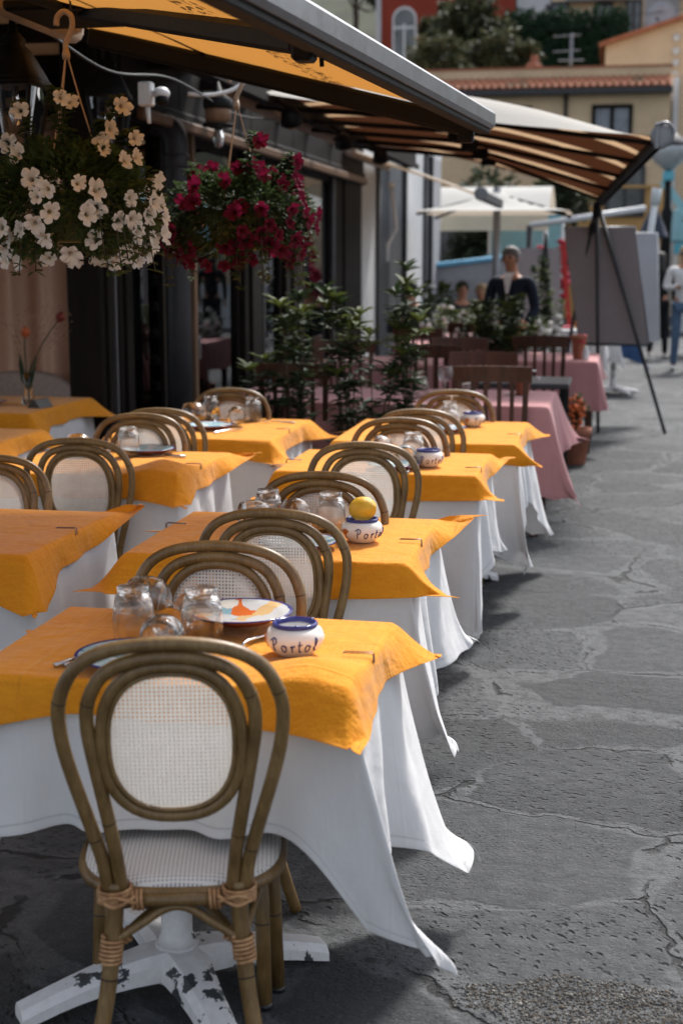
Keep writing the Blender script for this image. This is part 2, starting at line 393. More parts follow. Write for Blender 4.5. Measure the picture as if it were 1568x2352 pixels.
def make_rattan_chair():
    t = thing('rattan_chair', 'x', 'chair'); t.scale = (.95, .955, .955)
    def f(b):
        for pts in (OUT, INN):
            P = hoop(pts); b.tube(P, .0138, 10)
            b.m = 1
            for k in (int(len(P)*.12), int(len(P)*.30), int(len(P)*.68), int(len(P)*.9)):
                b.tube([P[k], P[k] + (P[k+1]-P[k]).normalized()*.0025], .01425, 10)
            b.m = 0
    part('back_frame', f, [M['rattan'], M['node']], t)
    def f(b):
        P = oval(.133, .155, .756); b.tube([(x, yb(z)-.001, z) for x, z in P], .0125, 8, True)
        P = oval(.119, .141, .756); b.tube([(x, yb(z)-.006, z) for x, z in P], .005, 6, True)
    part('back_ring', f, M['rattan'], t)
    def f(b):
        P = oval(.128, .150, .756)
        b.add([(0, yb(.756)-.004, .756)] + [(x*.5, yb(.756+(z-.756)*.5)-.004, .756+(z-.756)*.5) for x, z in P] + [(x, yb(z), z) for x, z in P],
              [(0, 1+i, 1+(i+1) % 48) for i in range(48)] + [(1+i, 49+i, 49+(i+1) % 48, 1+(i+1) % 48) for i in range(48)], True)
    part('back_panel', f, M['mesh'], t)
    def so(k, n=48):
        return [(x*k, .01 + (z)*k) for x, z in oval(.205, .212, 0, n, 2.7)]
    def f(b):
        vs = [(0, .01, .466)]; fs = []
        rings = [(.35, .465), (.7, .462), (.9, .456), (.98, .448), (1.0, .436)]
        for k, z in rings: vs += [(x, y, z) for x, y in so(k)]
        for i in range(48):
            j = (i+1) % 48; fs.append((0, 1+i, 1+j))
            for q in range(4): fs.append((1+q*48+i, 1+(q+1)*48+i, 1+(q+1)*48+j, 1+q*48+j))
        b.add(vs, fs, True)
    part('seat', f, M['seat'], t)
    def f(b):
        b.tube([(x, y, .427) for x, y in so(1.0)], .0135, 8, True)
        b.tube([(-.125, -.212, .42), (.125, -.212, .42)], .014, 8)
    part('seat_rail', f, M['rattan'], t)
    for s in (-1, 1):
        def f(b):
            P = catmull([(s*.121, -.207, .455), (s*.124, -.212, .37), (s*.138, -.235, .24), (s*.160, -.262, .12), (s*.188, -.29, .004)], 5)
            b.tube(P, [.0175-.002*i/(len(P)-1) for i in range(len(P))], 10); b.m = 1; b.tube([P[9], P[9]+(P[10]-P[9]).normalized()*.003], .0178, 10)
        part('leg', f, [M['rattan'], M['node']], t)
        def f(b):
            b.tube([(s*.178, .165, .43), (s*.186, .182, .2), (s*.192, .195, .012)], .0165, 10); b.m = 1
            b.tube([(s*.186, .182, .2), (s*.1861, .1823, .197)], .0172, 10); b.tube([(s*.192, .195, .014), (s*.1925, .196, 0)], .0168, 10)
        part('leg', f, [M['rattan'], M['blackpl']], t)
        part('side_brace', lambda b: b.tube(catmull([(s*.128, -.215, .335), (s*.16, -.06, .385), (s*.165, .06, .385), (s*.184, .175, .33)], 6), .008, 6), M['rattan'], t)
    def f(b):
        b.tube(catmull([(-.129, -.222, .335), (-.07, -.216, .372), (-.02, -.212, .402), (.02, -.212, .402), (.07, -.216, .372), (.129, -.222, .335)], 6), .0088, 8)
    part('rear_arch', f, M['rattan'], t)
    for s in (-1, 1):
        part('stretcher', lambda b: b.tube(catmull([(s*.129, -.215, .325), (s*.06, -.10, .345), (0, 0, .352), (-s*.1, .1, .345), (-s*.185, .18, .325)], 5), .0095, 8), M['rattan'], t)
    for s in (-1, 1):
        def f(b):
            coil(b, (s*.130, -.222, .322), (s*.07, -.1, -.6), .0205, 6)
            coil(b, (s*.112, -.208, .340), (s*-.7, .1, .35), .0135, 4)
        part('binding', f, M['bind'], t)
        def f(b):
            coil(b, (s*.122, -.208, .432), (0, 0, 1), .032, 4, .0038, .007)
            b.tube(catmull([(s*.152, -.222, .43), (s*.12, -.247, .42), (s*.08, -.232, .436)], 5), .004, 6)
            b.tube(catmull([(s*.152, -.222, .42), (s*.12, -.247, .44), (s*.08, -.232, .422)], 5), .004, 6)
            coil(b, (s*.076, -.212, .42), (1, 0, 0), .0175, 3)
        part('binding', f, M['bind'], t)
        part('binding', lambda b: coil(b, (s*.184, .177, .325), (0, 0, 1), .02, 5), M['bind'], t)
    part('binding', lambda b: (coil(b, (0, 0, .35), (1, .3, 0), .022, 6), coil(b, (.004, .006, .35), (.2, 1, 0), .024, 3)), M['bind'], t)
    return t
# ------------------------------------------------------------------ dark wooden chair (front = +y)
def make_wood_chair(mat, name='wooden_chair'):
    t = thing(name, 'x', 'chair')
    for s in (-1, 1):
        part('leg', lambda b: (b.bar((s*.19, -.20, .44), (s*.185, -.235, 0), .036, .036, (0,1,0), .004)), mat, t)
        part('leg', lambda b: b.bar((s*.19, .19, .44), (s*.19, .195, 0), .036, .036, (0,1,0), .004), mat, t)
        part('back_post', lambda b: b.bar((s*.19, -.20, .435), (s*.20, -.275, .86), .034, .030, (0,1,0), .004), mat, t)
        part('side_stretcher', lambda b: b.bar((s*.188, -.2, .2), (s*.19, .18, .2), .02, .03, (0,0,1), .003), mat, t)
    def f(b):
        def g(u, v):
            x = -.235+.47*u; return (x, -.275-.012*v - .03*(1-(2*u-1)**2) + 0, .845+.085*v + .006*(1-(2*u-1)**2))
        n = 12; vs = []
        for dy in (0, .022):
            for j in (0, 1):
                for i in range(n+1):
                    p = g(i/n, j); vs.append((p[0], p[1]+dy, p[2]))
        k = n+1; fs = []
        for i in range(n):
            fs += [(i, i+1, k+i+1, k+i)[::1], (2*k+i, 3*k+i, 3*k+i+1, 2*k+i+1), (k+i, k+i+1, 3*k+i+1, 3*k+i), (i, 2*k+i, 2*k+i+1, i+1)]
        fs += [(0, k, 3*k, 2*k), (n, 2*k+n, 3*k+n, k+n)]
        b.add(vs, fs)
    part('top_rail', f, mat, t)
    for x in (-.115, -.04, .04, .115):
        part('slat', lambda b: b.bar((x, -.212, .47), (x*1.03, -.28, .855), .027, .012, (0,1,0), .003), mat, t)
    part('lower_rail', lambda b: b.bar((-.19, -.207, .475), (.19, -.207, .475), .02, .04, (0,0,1), .003), mat, t)
    part('seat', lambda b: b.box((0, -.005, .448), (.42, .42, .03), None, .008), mat, t)
    return t
# ------------------------------------------------------------------ pedestal table
def make_table(hx, hy, mat=None):
    t = thing('pedestal_table', 'x', 'table')
    part('tabletop', lambda b: b.box((0, 0, .742), (hx*2-.01, hy*2-.01, .03), None, .006), M['doorwood'], t)
    part('column', lambda b: b.lathe([(.045, .11), (.034, .13), (.034, .70), (.07, .726)], 20), M['castiron'], t)
    def f(b):
        for k in range(4):
            a = R(36) + k*math.pi/2; d = Vector((math.cos(a), math.sin(a), 0)); s_ = Vector((-d.y, d.x, 0)); n = 8; vs = []
            for i in range(n+1):
                q = i/n; r = .03 + q*.32; zt = .105 - .070*q**1.5; w = .058 - .050*q + .028*q*q; zb = max(0, .052*(1-q**2.2)-.004) if q < .96 else 0
                c = d*r
                vs += [c - s_*w + Vector((0,0,zb)), c - s_*w*.98 + Vector((0,0,zt-.016)), c - s_*w*.6 + Vector((0,0,zt)), c + s_*w*.6 + Vector((0,0,zt)), c + s_*w*.98 + Vector((0,0,zt-.016)), c + s_*w + Vector((0,0,zb))]
            fs = [(i*6+k2, i*6+(k2+1) % 6, (i+1)*6+(k2+1) % 6, (i+1)*6+k2) for i in range(n) for k2 in range(6)]
            fs += [(0,1,2,3,4,5)[::-1], tuple(n*6+k2 for k2 in range(6))]
            b.add(vs, fs, False)
        b.lathe([(.056, .03), (.058, .085), (.048, .104), (.035, .108)], 24)
    part('base', f, M['castiron'], t)
    return t
# ------------------------------------------------------------------ draped cloth
def drape(name, loc, z, hx, hy, drops, tips, mat, label, cat, group, rz=0, seed=0, fold=.02, lam=.16, flare=.05, peak=None, nz_=.0012, hem=.02, rad=.012, res=1.0, reach=.3, blunt=.55):
    """drops: (-x, +x, -y, +y); tips: {(sx,sy): (outx, outy, dz)} of each hanging corner from the table corner"""
    rg = random.Random(seed)
    def axis(h, a, bb):
        c = [0, .015, .04, .08, .14, .22, .32, .44, .56, .68, .79, .89, .96, 1]
        n = max(8, int(26*res))
        L = [-h - a*q for q in c[::-1][:-1]]
        I = [-h + 2*h*(i/n) for i in range(n+1)]
        return L + I + [h + bb*q for q in c[1:]]
    xs = axis(hx, drops[0], drops[1]); ys = axis(hy, drops[2], drops[3])
    ph = [rg.uniform(0, 6.28) for _ in range(8)]; lm = [lam*rg.uniform(.8, 1.25) for _ in range(8)]
    def side(s, d, p, along, k):
        """out, down, for a hang of length d at fraction p"""
        L = d*p; rd = rad*(1-math.exp(-L/rad*1.5))
        w = math.sin(along/lm[k]*6.28+ph[k]) + .5*math.sin(along/lm[k+1]*9.7+ph[k+1])
        o = rd + flare*L + fold*w*(p**1.3)*min(1, d/.3) 
        dn = max(0, L - rd*.6) * (1 + .05*math.sin(along*7+ph[k]) + hem*math.sin(along*19+ph[k+1]))
        return o, dn
    def X_(sx, dm, p, al):
        o, d = side(sx, dm, p, al, 0 if sx > 0 else 2); return Vector((sx*o, 0, -d))
    def Y_(sy, dm, p, al):
        o, d = side(sy, dm, p, al, 4 if sy > 0 else 6); return Vector((0, sy*o, -d))
    def pull(A, sx, p, along, sy=0):
        """near a hanging corner the side of the cloth follows the corner's tip"""
        for (tx, ty), T in tips.items():
            if (sx and tx != sx) or (sy and ty != sy): continue
            rc, bl = T[3:] if len(T) > 3 else (reach, blunt)
            D = (hy - along*ty) if sx else (hx - along*tx)
            w_ = max(0, 1 - D/rc)**1.15*p*bl; T = Vector(T[:3])
            A = A + Vector(((T.x - A.x)*w_ if sx else T.x*w_*.35, (T.y - A.y)*w_ if sy else T.y*w_*.35, (T.z - A.z)*w_))
        return A
    def pos(x, y):
        ax = max(0, abs(x)-hx); ay = max(0, abs(y)-hy); sx = 1 if x > 0 else -1; sy = 1 if y > 0 else -1
        dxm = drops[1 if sx > 0 else 0]; dym = drops[3 if sy > 0 else 2]
        bx = max(-hx, min(hx, x)); by = max(-hy, min(hy, y)); P = Vector((bx, by, z))
        if ax == 0 and ay == 0:
            P.z += nz_*(noise.noise(Vector((x*9+seed, y*9, 0)))*1.0)
        elif ay == 0:
            P += pull(X_(sx, dxm, ax/dxm, by), sx, ax/dxm, by)
        elif ax == 0:
            P += pull(Y_(sy, dym, ay/dym, bx), 0, ay/dym, bx, sy)
        else:
            p, q = min(1, ax/dxm), min(1, ay/dym); T = Vector(tips.get((sx, sy), (sx*flare*1.5, sy*flare*1.5, -max(dxm, dym)*1.35))[:3])
            A = pull(X_(sx, dxm, p, by), sx, p, by); B = pull(Y_(sy, dym, q, bx), 0, q, bx, sy)
            Tm = T*(p*q); wob = math.sin((p-q)*5.0+ph[1])*fold*.9*p*q
            V = A*(1-q)**1.15 + B*(1-p)**1.15 + Tm
            V += Vector((sx, -sy, 0))*wob + Vector((sx, sy, 0))*(fold*.9*math.sin((p+q)*3.2+ph[2])*p*q)
            if not (T.z > -.02): V.z = min(V.z, -.004*(p+q))
            P += V
        if peak:
            for (px, py, hgt, rr) in peak:
                k = max(0, 1 - math.hypot(x-px, y-py)/rr); P.z += hgt*k**1.25
        ln = max(ax, ay)
        if ln > 0: 
            n3 = noise.noise(Vector((P.x*11+seed, P.y*11, P.z*7)))*.5 + .5*noise.noise(Vector((P.x*26+seed, P.y*26, P.z*13)))
            k = min(1, ln/.08)*.008*(fold/.02)
            if ay <= ax: P.x += n3*k*(1 if ay == 0 else .3)
            else: P.y += n3*k*(1 if ax == 0 else .3)
        return P
    nx, ny = len(xs), len(ys)
    b = MB(); b.add([pos(x, y) for y in ys for x in xs], [(j*nx+i, j*nx+i+1, (j+1)*nx+i+1, (j+1)*nx+i) for j in range(ny-1) for i in range(nx-1)], True)
    o = b.build(name, mat, None, label, cat, group, loc=(loc[0], loc[1], 0), rot=(0, 0, rz))
    at_ = o.data.attributes.new('hem', 'FLOAT', 'POINT')
    at_.data.foreach_set('value', [max(max(0, abs(x)-hx)/drops[1 if x > 0 else 0], max(0, abs(y)-hy)/drops[3 if y > 0 else 2]) for y in ys for x in xs])
    md = o.modifiers.new('thickness', 'SOLIDIFY'); md.thickness = .0014; md.offset = 1
    sd = o.modifiers.new('smooth', 'SUBSURF'); sd.levels = 1; sd.render_levels = 1
    return o
# ------------------------------------------------------------------ tableware
def make_tumbler():                                   # stands upside down
    t = thing('tumbler', 'x', 'glass')
    part('bowl', lambda b: b.lathe([(.038, 0), (.0405, .03), (.0395, .06), (.034, .088), (.030, .096), (.006, .097), (.006, .088), (.030, .085), (.0365, .06), (.0380, .03), (.0362, 0)], 32, cap0=False, cap1=False), M['glass'], t)
    part('base', lambda b: b.lathe([(.006, .096), (.029, .0965), (.0305, .101), (.030, .106), (.006, .105)], 28), M['glass'], t)
    return t
def make_goblet():                                    # upright, rim at z = .15
    t = thing('wine_glass', 'x', 'glass')
    part('bowl', lambda b: b.lathe([(.005, .062), (.026, .070), (.040, .092), (.043, .115), (.038, .142), (.034, .155), (.0325, .155), (.0365, .141), (.0412, .115), (.0383, .093), (.025, .0725), (.004, .066)], 32, cap0=True, cap1=True), M['glass'], t)
    part('stem', lambda b: b.lathe([(.0055, .006), (.0042, .02), (.0042, .05), (.0055, .0625)], 12), M['glass'], t)
    part('foot', lambda b: b.lathe([(.033, 0), (.034, .0012), (.012, .004), (.0055, .006)], 28), M['glass'], t)
    return t
def make_plate(mat):
    t = thing('ceramic_plate', 'x', 'plate')
    part('dish', lambda b: b.lathe([(.05, .001), (.068, .003), (.085, .012), (.113, .021), (.115, .023), (.112, .0245), (.086, .016), (.066, .007), (.004, .006)], 40), mat, t)
    part('underside', lambda b: b.lathe([(.066, 0), (.069, .0025), (.086, .0112), (.113, .0198), (.1145, .0215)], 40, cap0=True, cap1=False), M['terracotta'], t)
    return t
def make_fork():
    t = thing('fork', 'x', 'cutlery')
    part('handle', lambda b: b.tube(catmull([(0, -.095, .004), (0, -.04, .006), (0, .01, .009), (0, .03, .006)], 6), [.0048-.0022*(i/18) for i in range(19)], 8), M['steel'], t)
    def f(b):
        b.prism([(-.004, .028), (.004, .028), (.011, .045), (.011, .06), (-.011, .06), (-.011, .045)], .0016, (0, 0, .0045))
        for x in (-.0093, -.0031, .0031, .0093): b.bar((x, .059, .0053), (x*.95, .098, .010), .0026, .0016)
    part('tines', f, M['steel'], t); return t
def make_knife():
    t = thing('knife', 'x', 'cutlery')
    part('handle', lambda b: b.tube([(0, -.1, .005), (0, -.06, .005), (0, .0, .005)], [.0055, .0062, .0048], 8), M['steel'], t)
    part('blade', lambda b: b.prism([(-.004, 0), (.004, 0), (.0095, .03), (.009, .09), (.002, .108), (-.005, .1), (-.005, .01)], .0014, (0, 0, .004)), M['steel'], t); return t
def make_clip():
    def f(b): b.tube([(-.042, 0, .004), (-.012, 0, .0045), (.003, 0, .005), (.006, 0, .003), (.0065, .0, -.012), (.004, 0, -.045), (-.012, 0, -.049)], [.0011]*7, 6); b.tube([(-.042, .009, .004), (-.012, .009, .0045), (.003, .009, .005), (.006, .009, .003), (.0065, .009, -.012), (.004, .009, -.045), (-.012, .009, -.049)], [.0011]*7, 6); b.tube([(-.042, 0, .004), (-.042, .009, .004)], .0011, 6)
    b = MB(); f(b); return b
STROKES = {  # handwriting, unit = x-height, advance last
 'P': ([[(.15,0),(.22,.6),(.3,1.25),(.33,1.7)], [(-.12,1.45),(.05,1.72),(.35,1.85),(.72,1.75),(.86,1.42),(.7,1.08),(.42,.92),(.24,.98)]], 1.0),
 'o': ([[(.48,.98),(.2,.92),(.06,.5),(.2,.08),(.5,.06),(.7,.42),(.66,.84),(.48,.98),(.6,.8),(.85,.78)]], .88),
 'r': ([[(.02,.75),(.16,.95),(.2,.5),(.2,.03)], [(.2,.5),(.3,.85),(.48,1.0),(.6,.86)]], .62),
 't': ([[(.28,1.6),(.25,.9),(.24,.25),(.36,.03),(.56,.1)], [(0,1.05),(.3,1.05),(.62,1.12)]], .68),
 'l': ([[(.0,.35),(.25,.7),(.5,1.3),(.48,1.75),(.32,1.8),(.22,1.4),(.2,.7),(.28,.12),(.45,.03),(.62,.15)]], .6)}
POT = [(.030, 0), (.036, .001), (.040, .004), (.053, .016), (.0605, .030), (.0615, .040), (.056, .054), (.046, .061)]
def pot_r(z):
    for (r0, z0), (r1, z1) in zip(POT[1:], POT[2:]):
        if z0 <= z <= z1: return r0 + (r1-r0)*(z-z0)/(z1-z0)
    return .05
def make_pot(full=True):
    t = thing('ashtray_pot', 'x', 'ashtray')
    part('bowl', lambda b: b.lathe(POT + [(.040, .0612), (.040, .045), (.02, .025)], 48), M['ceramic'], t)
    def f(b):
        b.lathe([(.0465, .0605), (.0485, .0645), (.0465, .069), (.042, .0695), (.0385, .066), (.039, .058)], 40, cap0=False, cap1=False)
        for k in range(3):
            a = k*2.094+.5; b.ball((.042*math.cos(a), .042*math.sin(a), .068), .006, 8, 5, (1, 1, .6))
    part('rim', f, M['cobalt'], t)
    def f(b):
        x = 0; sz = .0155; R0 = .0605
        for ch in 'Portol':
            st, adv = STROKES[ch]
            for s_ in st:
                P = []
                for p in catmull([(a+x, bb+.0, 0) for a, bb in s_], 5):
                    zz = .0175 + p.y*sz*.98; rr = pot_r(zz)+.0006; th = p.x*sz/R0 - .98
                    P.append((rr*math.sin(th), -rr*math.cos(th), zz))
                b.tube(P, .00145, 5)
            x += adv*1.52
    part('lettering', f, M['cobalt'], t)
    def f(b):
        for br in ([(0, 0), (0, .8), (-.1, 1.6)], [(0, .5), (.5, .9), (.6, 1.5)], [(0, .5), (-.5, .9), (-.65, 1.4)], [(.25, .7), (.25, 1.2), (.3, 1.6)], [(-.25, .7), (-.3, 1.2), (-.35, 1.5)], [(.5, .9), (.85, 1.1), (.95, 1.4)], [(-.5, .9), (-.85, 1.0), (-1, 1.3)]):
            P = []
            for p in catmull([(a, bb, 0) for a, bb in br], 4):
                zz = .017 + p.y*.017; rr = pot_r(zz)+.0006; th = p.x*.014/.06 - 1.62
                P.append((rr*math.sin(th), -rr*math.cos(th), zz))
            b.tube(P, .0017, 5)
    part('coral_mark', f, M['coral'], t)
    return t
# ------------------------------------------------------------------ dining tables of the orange terrace
RA = make_rattan_chair(); used = [0]
GCH = 'rattan chairs on the terrace'
def rchair(tx, ty, face, label, dz=0):
    """tx, ty: where the top of the back stands; face: heading in degrees (0 = +y)"""
    a = R(face); ox, oy = -math.sin(a)*.285, math.cos(a)*.285
    loc = (tx+ox, ty+oy, 0)
    if not used[0]:
        used[0] = 1; RA.location = loc; RA.rotation_euler = (0, 0, a); RA['label'] = label; RA['group'] = GCH
    else: dup(RA, loc, a, label, GCH)
rchair(-.752, 2.31, 13, 'rattan chair in the foreground, its whole woven back turned to the camera')
rchair(-.905, 3.19, 184, 'rattan chair facing the camera across the nearest table, behind the glasses')
rchair(-.885, 3.62, 3, 'rattan chair with its back to the camera at the table with the lemon')
rchair(-.890, 4.33, 183, 'rattan chair facing the camera behind the pot with the lemon')
rchair(-.890, 5.06, 4, 'rattan chair with its back to the camera at the third table of the street row')
rchair(-.880, 5.91, 183, 'rattan chair facing the camera at the far side of the third street-row table')
rchair(-.850, 6.24, 3, 'rattan chair, back to the camera, at the last orange table of the street row')
rchair(-.800, 7.24, 181, 'farthest rattan chair of the street row, in front of the pink table')
rchair(-2.070, 4.50, 184, 'rattan chair cut by the left edge of the picture, behind the left orange table')
rchair(-1.957, 4.97, 6, 'dark rattan chair, back to the camera, at the middle table of the inner row')
rchair(-2.010, 5.87, 184, 'rattan chair facing the camera at the far side of the middle inner-row table')
rchair(-1.990, 6.06, 2, 'rattan chair with its back to the camera at the farthest inner-row table')
rchair(-1.940, 7.12, 181, 'rattan chair facing the camera at the far side of the farthest inner-row table')

TN = {'T1': 'the nearest table', 'T2': 'the table with the lemon pot', 'T3': 'the third table of the street row', 'T4': 'the last table of the street row',
      'L1': 'the left-hand table cut by the picture edge', 'L2': 'the middle table of the inner row', 'L3': 'the farthest table of the inner row',
      'F1': 'the corner table with the tulip vase', 'F0': 'the table at the far left picture edge'}
TB = {}   # key: centre x, y, half x, half y
TB['T1'] = (-.865, 2.835, .375, .265); TB['T2'] = (-.94, 4.08, .385, .325); TB['T3'] = (-.90, 5.68, .38, .305); TB['T4'] = (-.84, 6.77, .40, .44)
TB['L1'] = (-1.98, 4.0, .375, .335); TB['L2'] = (-2.0, 5.47, .375, .345); TB['L3'] = (-1.93, 6.70, .385, .42)
TB['F1'] = (-3.50, 7.60, .42, .45); TB['F0'] = (-3.12, 6.18, .40, .28)
WD = {  # white cloth: drops (-x,+x,-y,+y), tips
 'T1': ((.42, .42, .31, .42), {(1,-1): (.225, .05, -.60), (1,1): (.215, .20, -.64, .30, .88), (-1,-1): (-.08, -.03, -.36)}),
 'T2': ((.42, .44, .42, .40), {(1,-1): (.17, .15, -.58, .26, .85), (1,1): (.17, .12, -.42), (-1,-1): (-.1, -.05, -.6)}),
 'T3': ((.42, .38, .52, .40), {(1,-1): (.03, .03, -.70), (1,1): (.10, .08, -.45), (-1,-1): (-.08, -.05, -.6)}),
 'T4': ((.42, .34, .40, .40), {(1,-1): (.10, .16, -.63, .26, .8), (1,1): (.16, .10, -.63, .3, .85), (-1,-1): (-.08, -.05, -.6)}),
 'L1': ((.4, .4, .42, .4), {(1,-1): (.06, -.03, -.62), (1,1): (.08, .06, -.62)}),
 'L2': ((.4, .40, .42, .4), {(1,-1): (.03, -.02, -.62), (1,1): (.06, .06, -.60)}),
 'L3': ((.4, .4, .44, .4), {(1,-1): (.04, -.03, -.62), (1,1): (.06, .06, -.60)}),
 'F1': ((.4, .4, .42, .4), {(1,-1): (.05, -.03, -.6), (1,1): (.06, .06, -.60)}),
 'F0': ((.4, .4, .42, .4), {(1,-1): (.05, -.03, -.6), (1,1): (.06, .06, -.60)})}
OD = {
 'T1': ((.10, .08, .075, .075), {(1,-1): (.055, -.10, -.08), (1,1): (.125, .0, -.075), (-1,-1): (-.05, -.05, -.12)}, [(.30, -.205, .052, .17)]),
 'T2': ((.09, .08, .115, .08), {(1,-1): (.13, -.03, -.085), (1,1): (.135, .05, .012), (-1,-1): (-.10, -.10, -.10)}, None),
 'T3': ((.09, .08, .105, .07), {(1,-1): (.10, -.06, -.085), (1,1): (.09, .05, -.02), (-1,-1): (-.07, -.06, -.11)}, None),
 'T4': ((.08, .07, .085, .07), {(1,-1): (.14, .0, -.10), (1,1): (.13, .05, -.07), (-1,-1): (-.06, -.06, -.1)}, None),
 'L1': ((.09, .08, .10, .07), {(1,-1): (.07, -.09, -.16), (1,1): (.12, .03, .03), (-1,-1): (-.07, -.06, -.11)}, None),
 'L2': ((.09, .085, .09, .07), {(1,-1): (.07, -.12, -.10), (1,1): (.14, .04, .0), (-1,-1): (-.07, -.06, -.11)}, [(.30, -.26, .06, .2)]),
 'L3': ((.09, .085, .09, .07), {(1,-1): (.12, -.10, -.10), (1,1): (.16, .03, -.09), (-1,-1): (-.07, -.06, -.11)}, None),
 'F1': ((.09, .10, .11, .09), {(1,-1): (.14, -.10, -.17), (1,1): (.20, .03, -.12), (-1,-1): (-.07, -.06, -.11)}, None),
 'F0': ((.09, .08, .10, .07), {(1,-1): (.12, -.06, -.11), (1,1): (.12, .03, -.09), (-1,-1): (-.07, -.06, -.11)}, None)}
for i, k in enumerate(TB):
    x, y, hx, hy = TB[k]
    t = make_table(hx-.045, hy-.055); t.location = (x, y, 0) if k != 'T1' else (x-.035, y-.05, 0); t['group'] = 'pedestal tables on the terrace'
    t['label'] = ('white pedestal under ' if k != 'T1' else 'pedestal with chipped white four-footed base under ') + TN[k]
    d, tp = WD[k]
    drape('white_tablecloth', (x, y), .760, hx, hy, d, tp, M['white'], 'long white tablecloth hanging from ' + TN[k], 'tablecloth', 'white tablecloths', seed=10+i, fold=.026 if k[0] == 'T' else .02, lam=.2, flare=.06, reach=.07 if k == 'T1' else .26, blunt=.6 if k == 'T1' else .7)
    d, tp, pk = OD[k]
    drape('orange_tablecloth', (x, y), .7655, hx+.008, hy+.008, d, tp, M['orange'], 'orange linen overlay spread on ' + TN[k], 'tablecloth', 'orange overlay cloths', seed=40+i, fold=.018, lam=.3, flare=.16, peak=pk, nz_=.0016, rad=.010, reach=.22, blunt=.93)
ZT = .7695
TU = make_tumbler(); GO = make_goblet(); P1 = make_plate(M['plate']); P2 = make_plate(M['plate2']); FO = make_fork(); KN = make_knife(); PO = make_pot()
first = {}
def put(proto, loc, label, group, rz=0, rot=None, scale=None):
    if proto.name not in first:
        first[proto.name] = 1; proto.location = loc; proto.rotation_euler = rot if rot else (0, 0, rz); proto['label'] = label; proto['group'] = group
        if scale: proto.scale = scale
        return proto
    return dup(proto, loc, rz, label, group, rot, scale)
GT, GG, GP, GC = 'upturned tumblers', 'wine glasses on the tables', 'painted plates', 'cutlery on the tables'
def lying(x, y, head, z=ZT):  # goblet lying on its side, rim pointing to heading (deg)
    return dict(loc=(x, y, z+.040), rot=(R(-86), 0, R(head)))
# nearest table
put(TU, (-1.00, 2.84, ZT), 'upturned tumbler on the nearest table, left of the lying wine glasses', GT, scale=(1.12, 1.12, 1.12))
put(TU, (-.85, 2.85, ZT), 'upturned tumbler on the nearest table, right of the lying wine glasses', GT, scale=(1.12, 1.12, 1.12))
q = lying(-.915, 2.83, 190); put(GO, q['loc'], 'wine glass lying on the nearest table with its rim to the camera', GG, rot=q['rot'], scale=(1.1, 1.1, 1.1))
q = lying(-.925, 2.98, 60); put(GO, q['loc'], 'wine glass lying on the nearest table behind the other glasses', GG, rot=q['rot'], scale=(1.1, 1.1, 1.1))
put(P1, (-.80, 2.99, ZT+.016), 'plate painted red, green and blue on the nearest table by the far chair', GP, .4, scale=(1.0, 1.0, 1.0))
put(P2, (-.945, 2.665, ZT), 'aqua painted plate on the nearest table behind the foreground chair back', GP, .2)
put(FO, (-.745, 2.86, ZT), 'fork on the nearest table beside the painted plate', GC, R(160))
put(KN, (-1.045, 2.70, ZT), 'table knife on the nearest table at its left, beside a fork', GC, R(-25))
put(FO, (-1.025, 2.70, ZT), 'fork on the nearest table at its left, beside a knife', GC, R(-28))
def fit_pot(x, y, label, rz=0): return put(PO, (x, y, ZT), label, 'ceramic pots lettered in blue', rz)
fit_pot(-.635, 2.80, 'white ceramic pot with blue rim and lettering on the nearest table', R(18))
fit_pot(-.708, 4.01, 'white ceramic pot lettered in blue with an orange coral mark, holding the lemon', R(50))
fit_pot(-.715, 5.56, 'white ceramic pot with blue lettering on the third table of the street row', R(33))
fit_pot(-.680, 6.98, 'small pale ceramic pot with blue rim on the last table of the street row', R(72))
def f(b):
    pr = []
    for i in range(15):
        a = math.pi*i/14; r = .0355*math.sin(a)**.9; z = -.043*math.cos(a)
        if i == 14: r = .0005; z += .006
        if i == 13: r *= .75; z += .003
        pr.append((max(r, .0004), z))
    b.lathe(pr, 24)
    b.v = [p + p.normalized()*.0016*noise.noise(p*60) for p in b.v]
b = MB(); f(b); b.build('lemon', M['lemon'], None, 'yellow lemon sitting in the rim of a white pot', 'lemon', loc=(-.706, 4.01, ZT+.096), rot=(R(78), 0, R(60)))
# table with the lemon
put(TU, (-1.03, 4.18, ZT), 'upturned tumbler on the table with the lemon, left of the glasses', GT, scale=(1.1,)*3)
put(TU, (-.83, 4.16, ZT), 'upturned tumbler on the table with the lemon, next to the pot', GT, scale=(1.1,)*3)
q = lying(-.90, 4.02, 15); put(GO, q['loc'], 'wine glass lying on the table with the lemon, its foot toward the camera', GG, rot=q['rot'], scale=(1.15,)*3)
q = lying(-.945, 4.17, 120); put(GO, q['loc'], 'wine glass lying on the table with the lemon, behind the chair back', GG, rot=q['rot'], scale=(1.1,)*3)
put(P2, (-.87, 3.88, ZT), 'aqua painted plate on the table with the lemon', GP, .9)
put(FO, (-.80, 3.83, ZT), 'fork beside the plate on the table with the lemon', GC, R(10))
# third table
put(TU, (-.80, 5.73, ZT), 'upturned tumbler on the third table of the street row', GT, scale=(1.1,)*3)
q = lying(-.87, 5.62, 30); put(GO, q['loc'], 'wine glass lying on the third table, left of its tumbler', GG, rot=q['rot'], scale=(1.15,)*3)
q = lying(-.815, 5.60, 190); put(GO, q['loc'], 'wine glass lying on the third table in front of its tumbler', GG, rot=q['rot'], scale=(1.1,)*3)
put(P2, (-.84, 5.47, ZT), 'small aqua plate at the near edge of the third street-row table', GP, 1.7, scale=(.9, .9, .9))
put(FO, (-.775, 5.44, ZT), 'fork near the front edge of the third street-row table', GC, R(5))
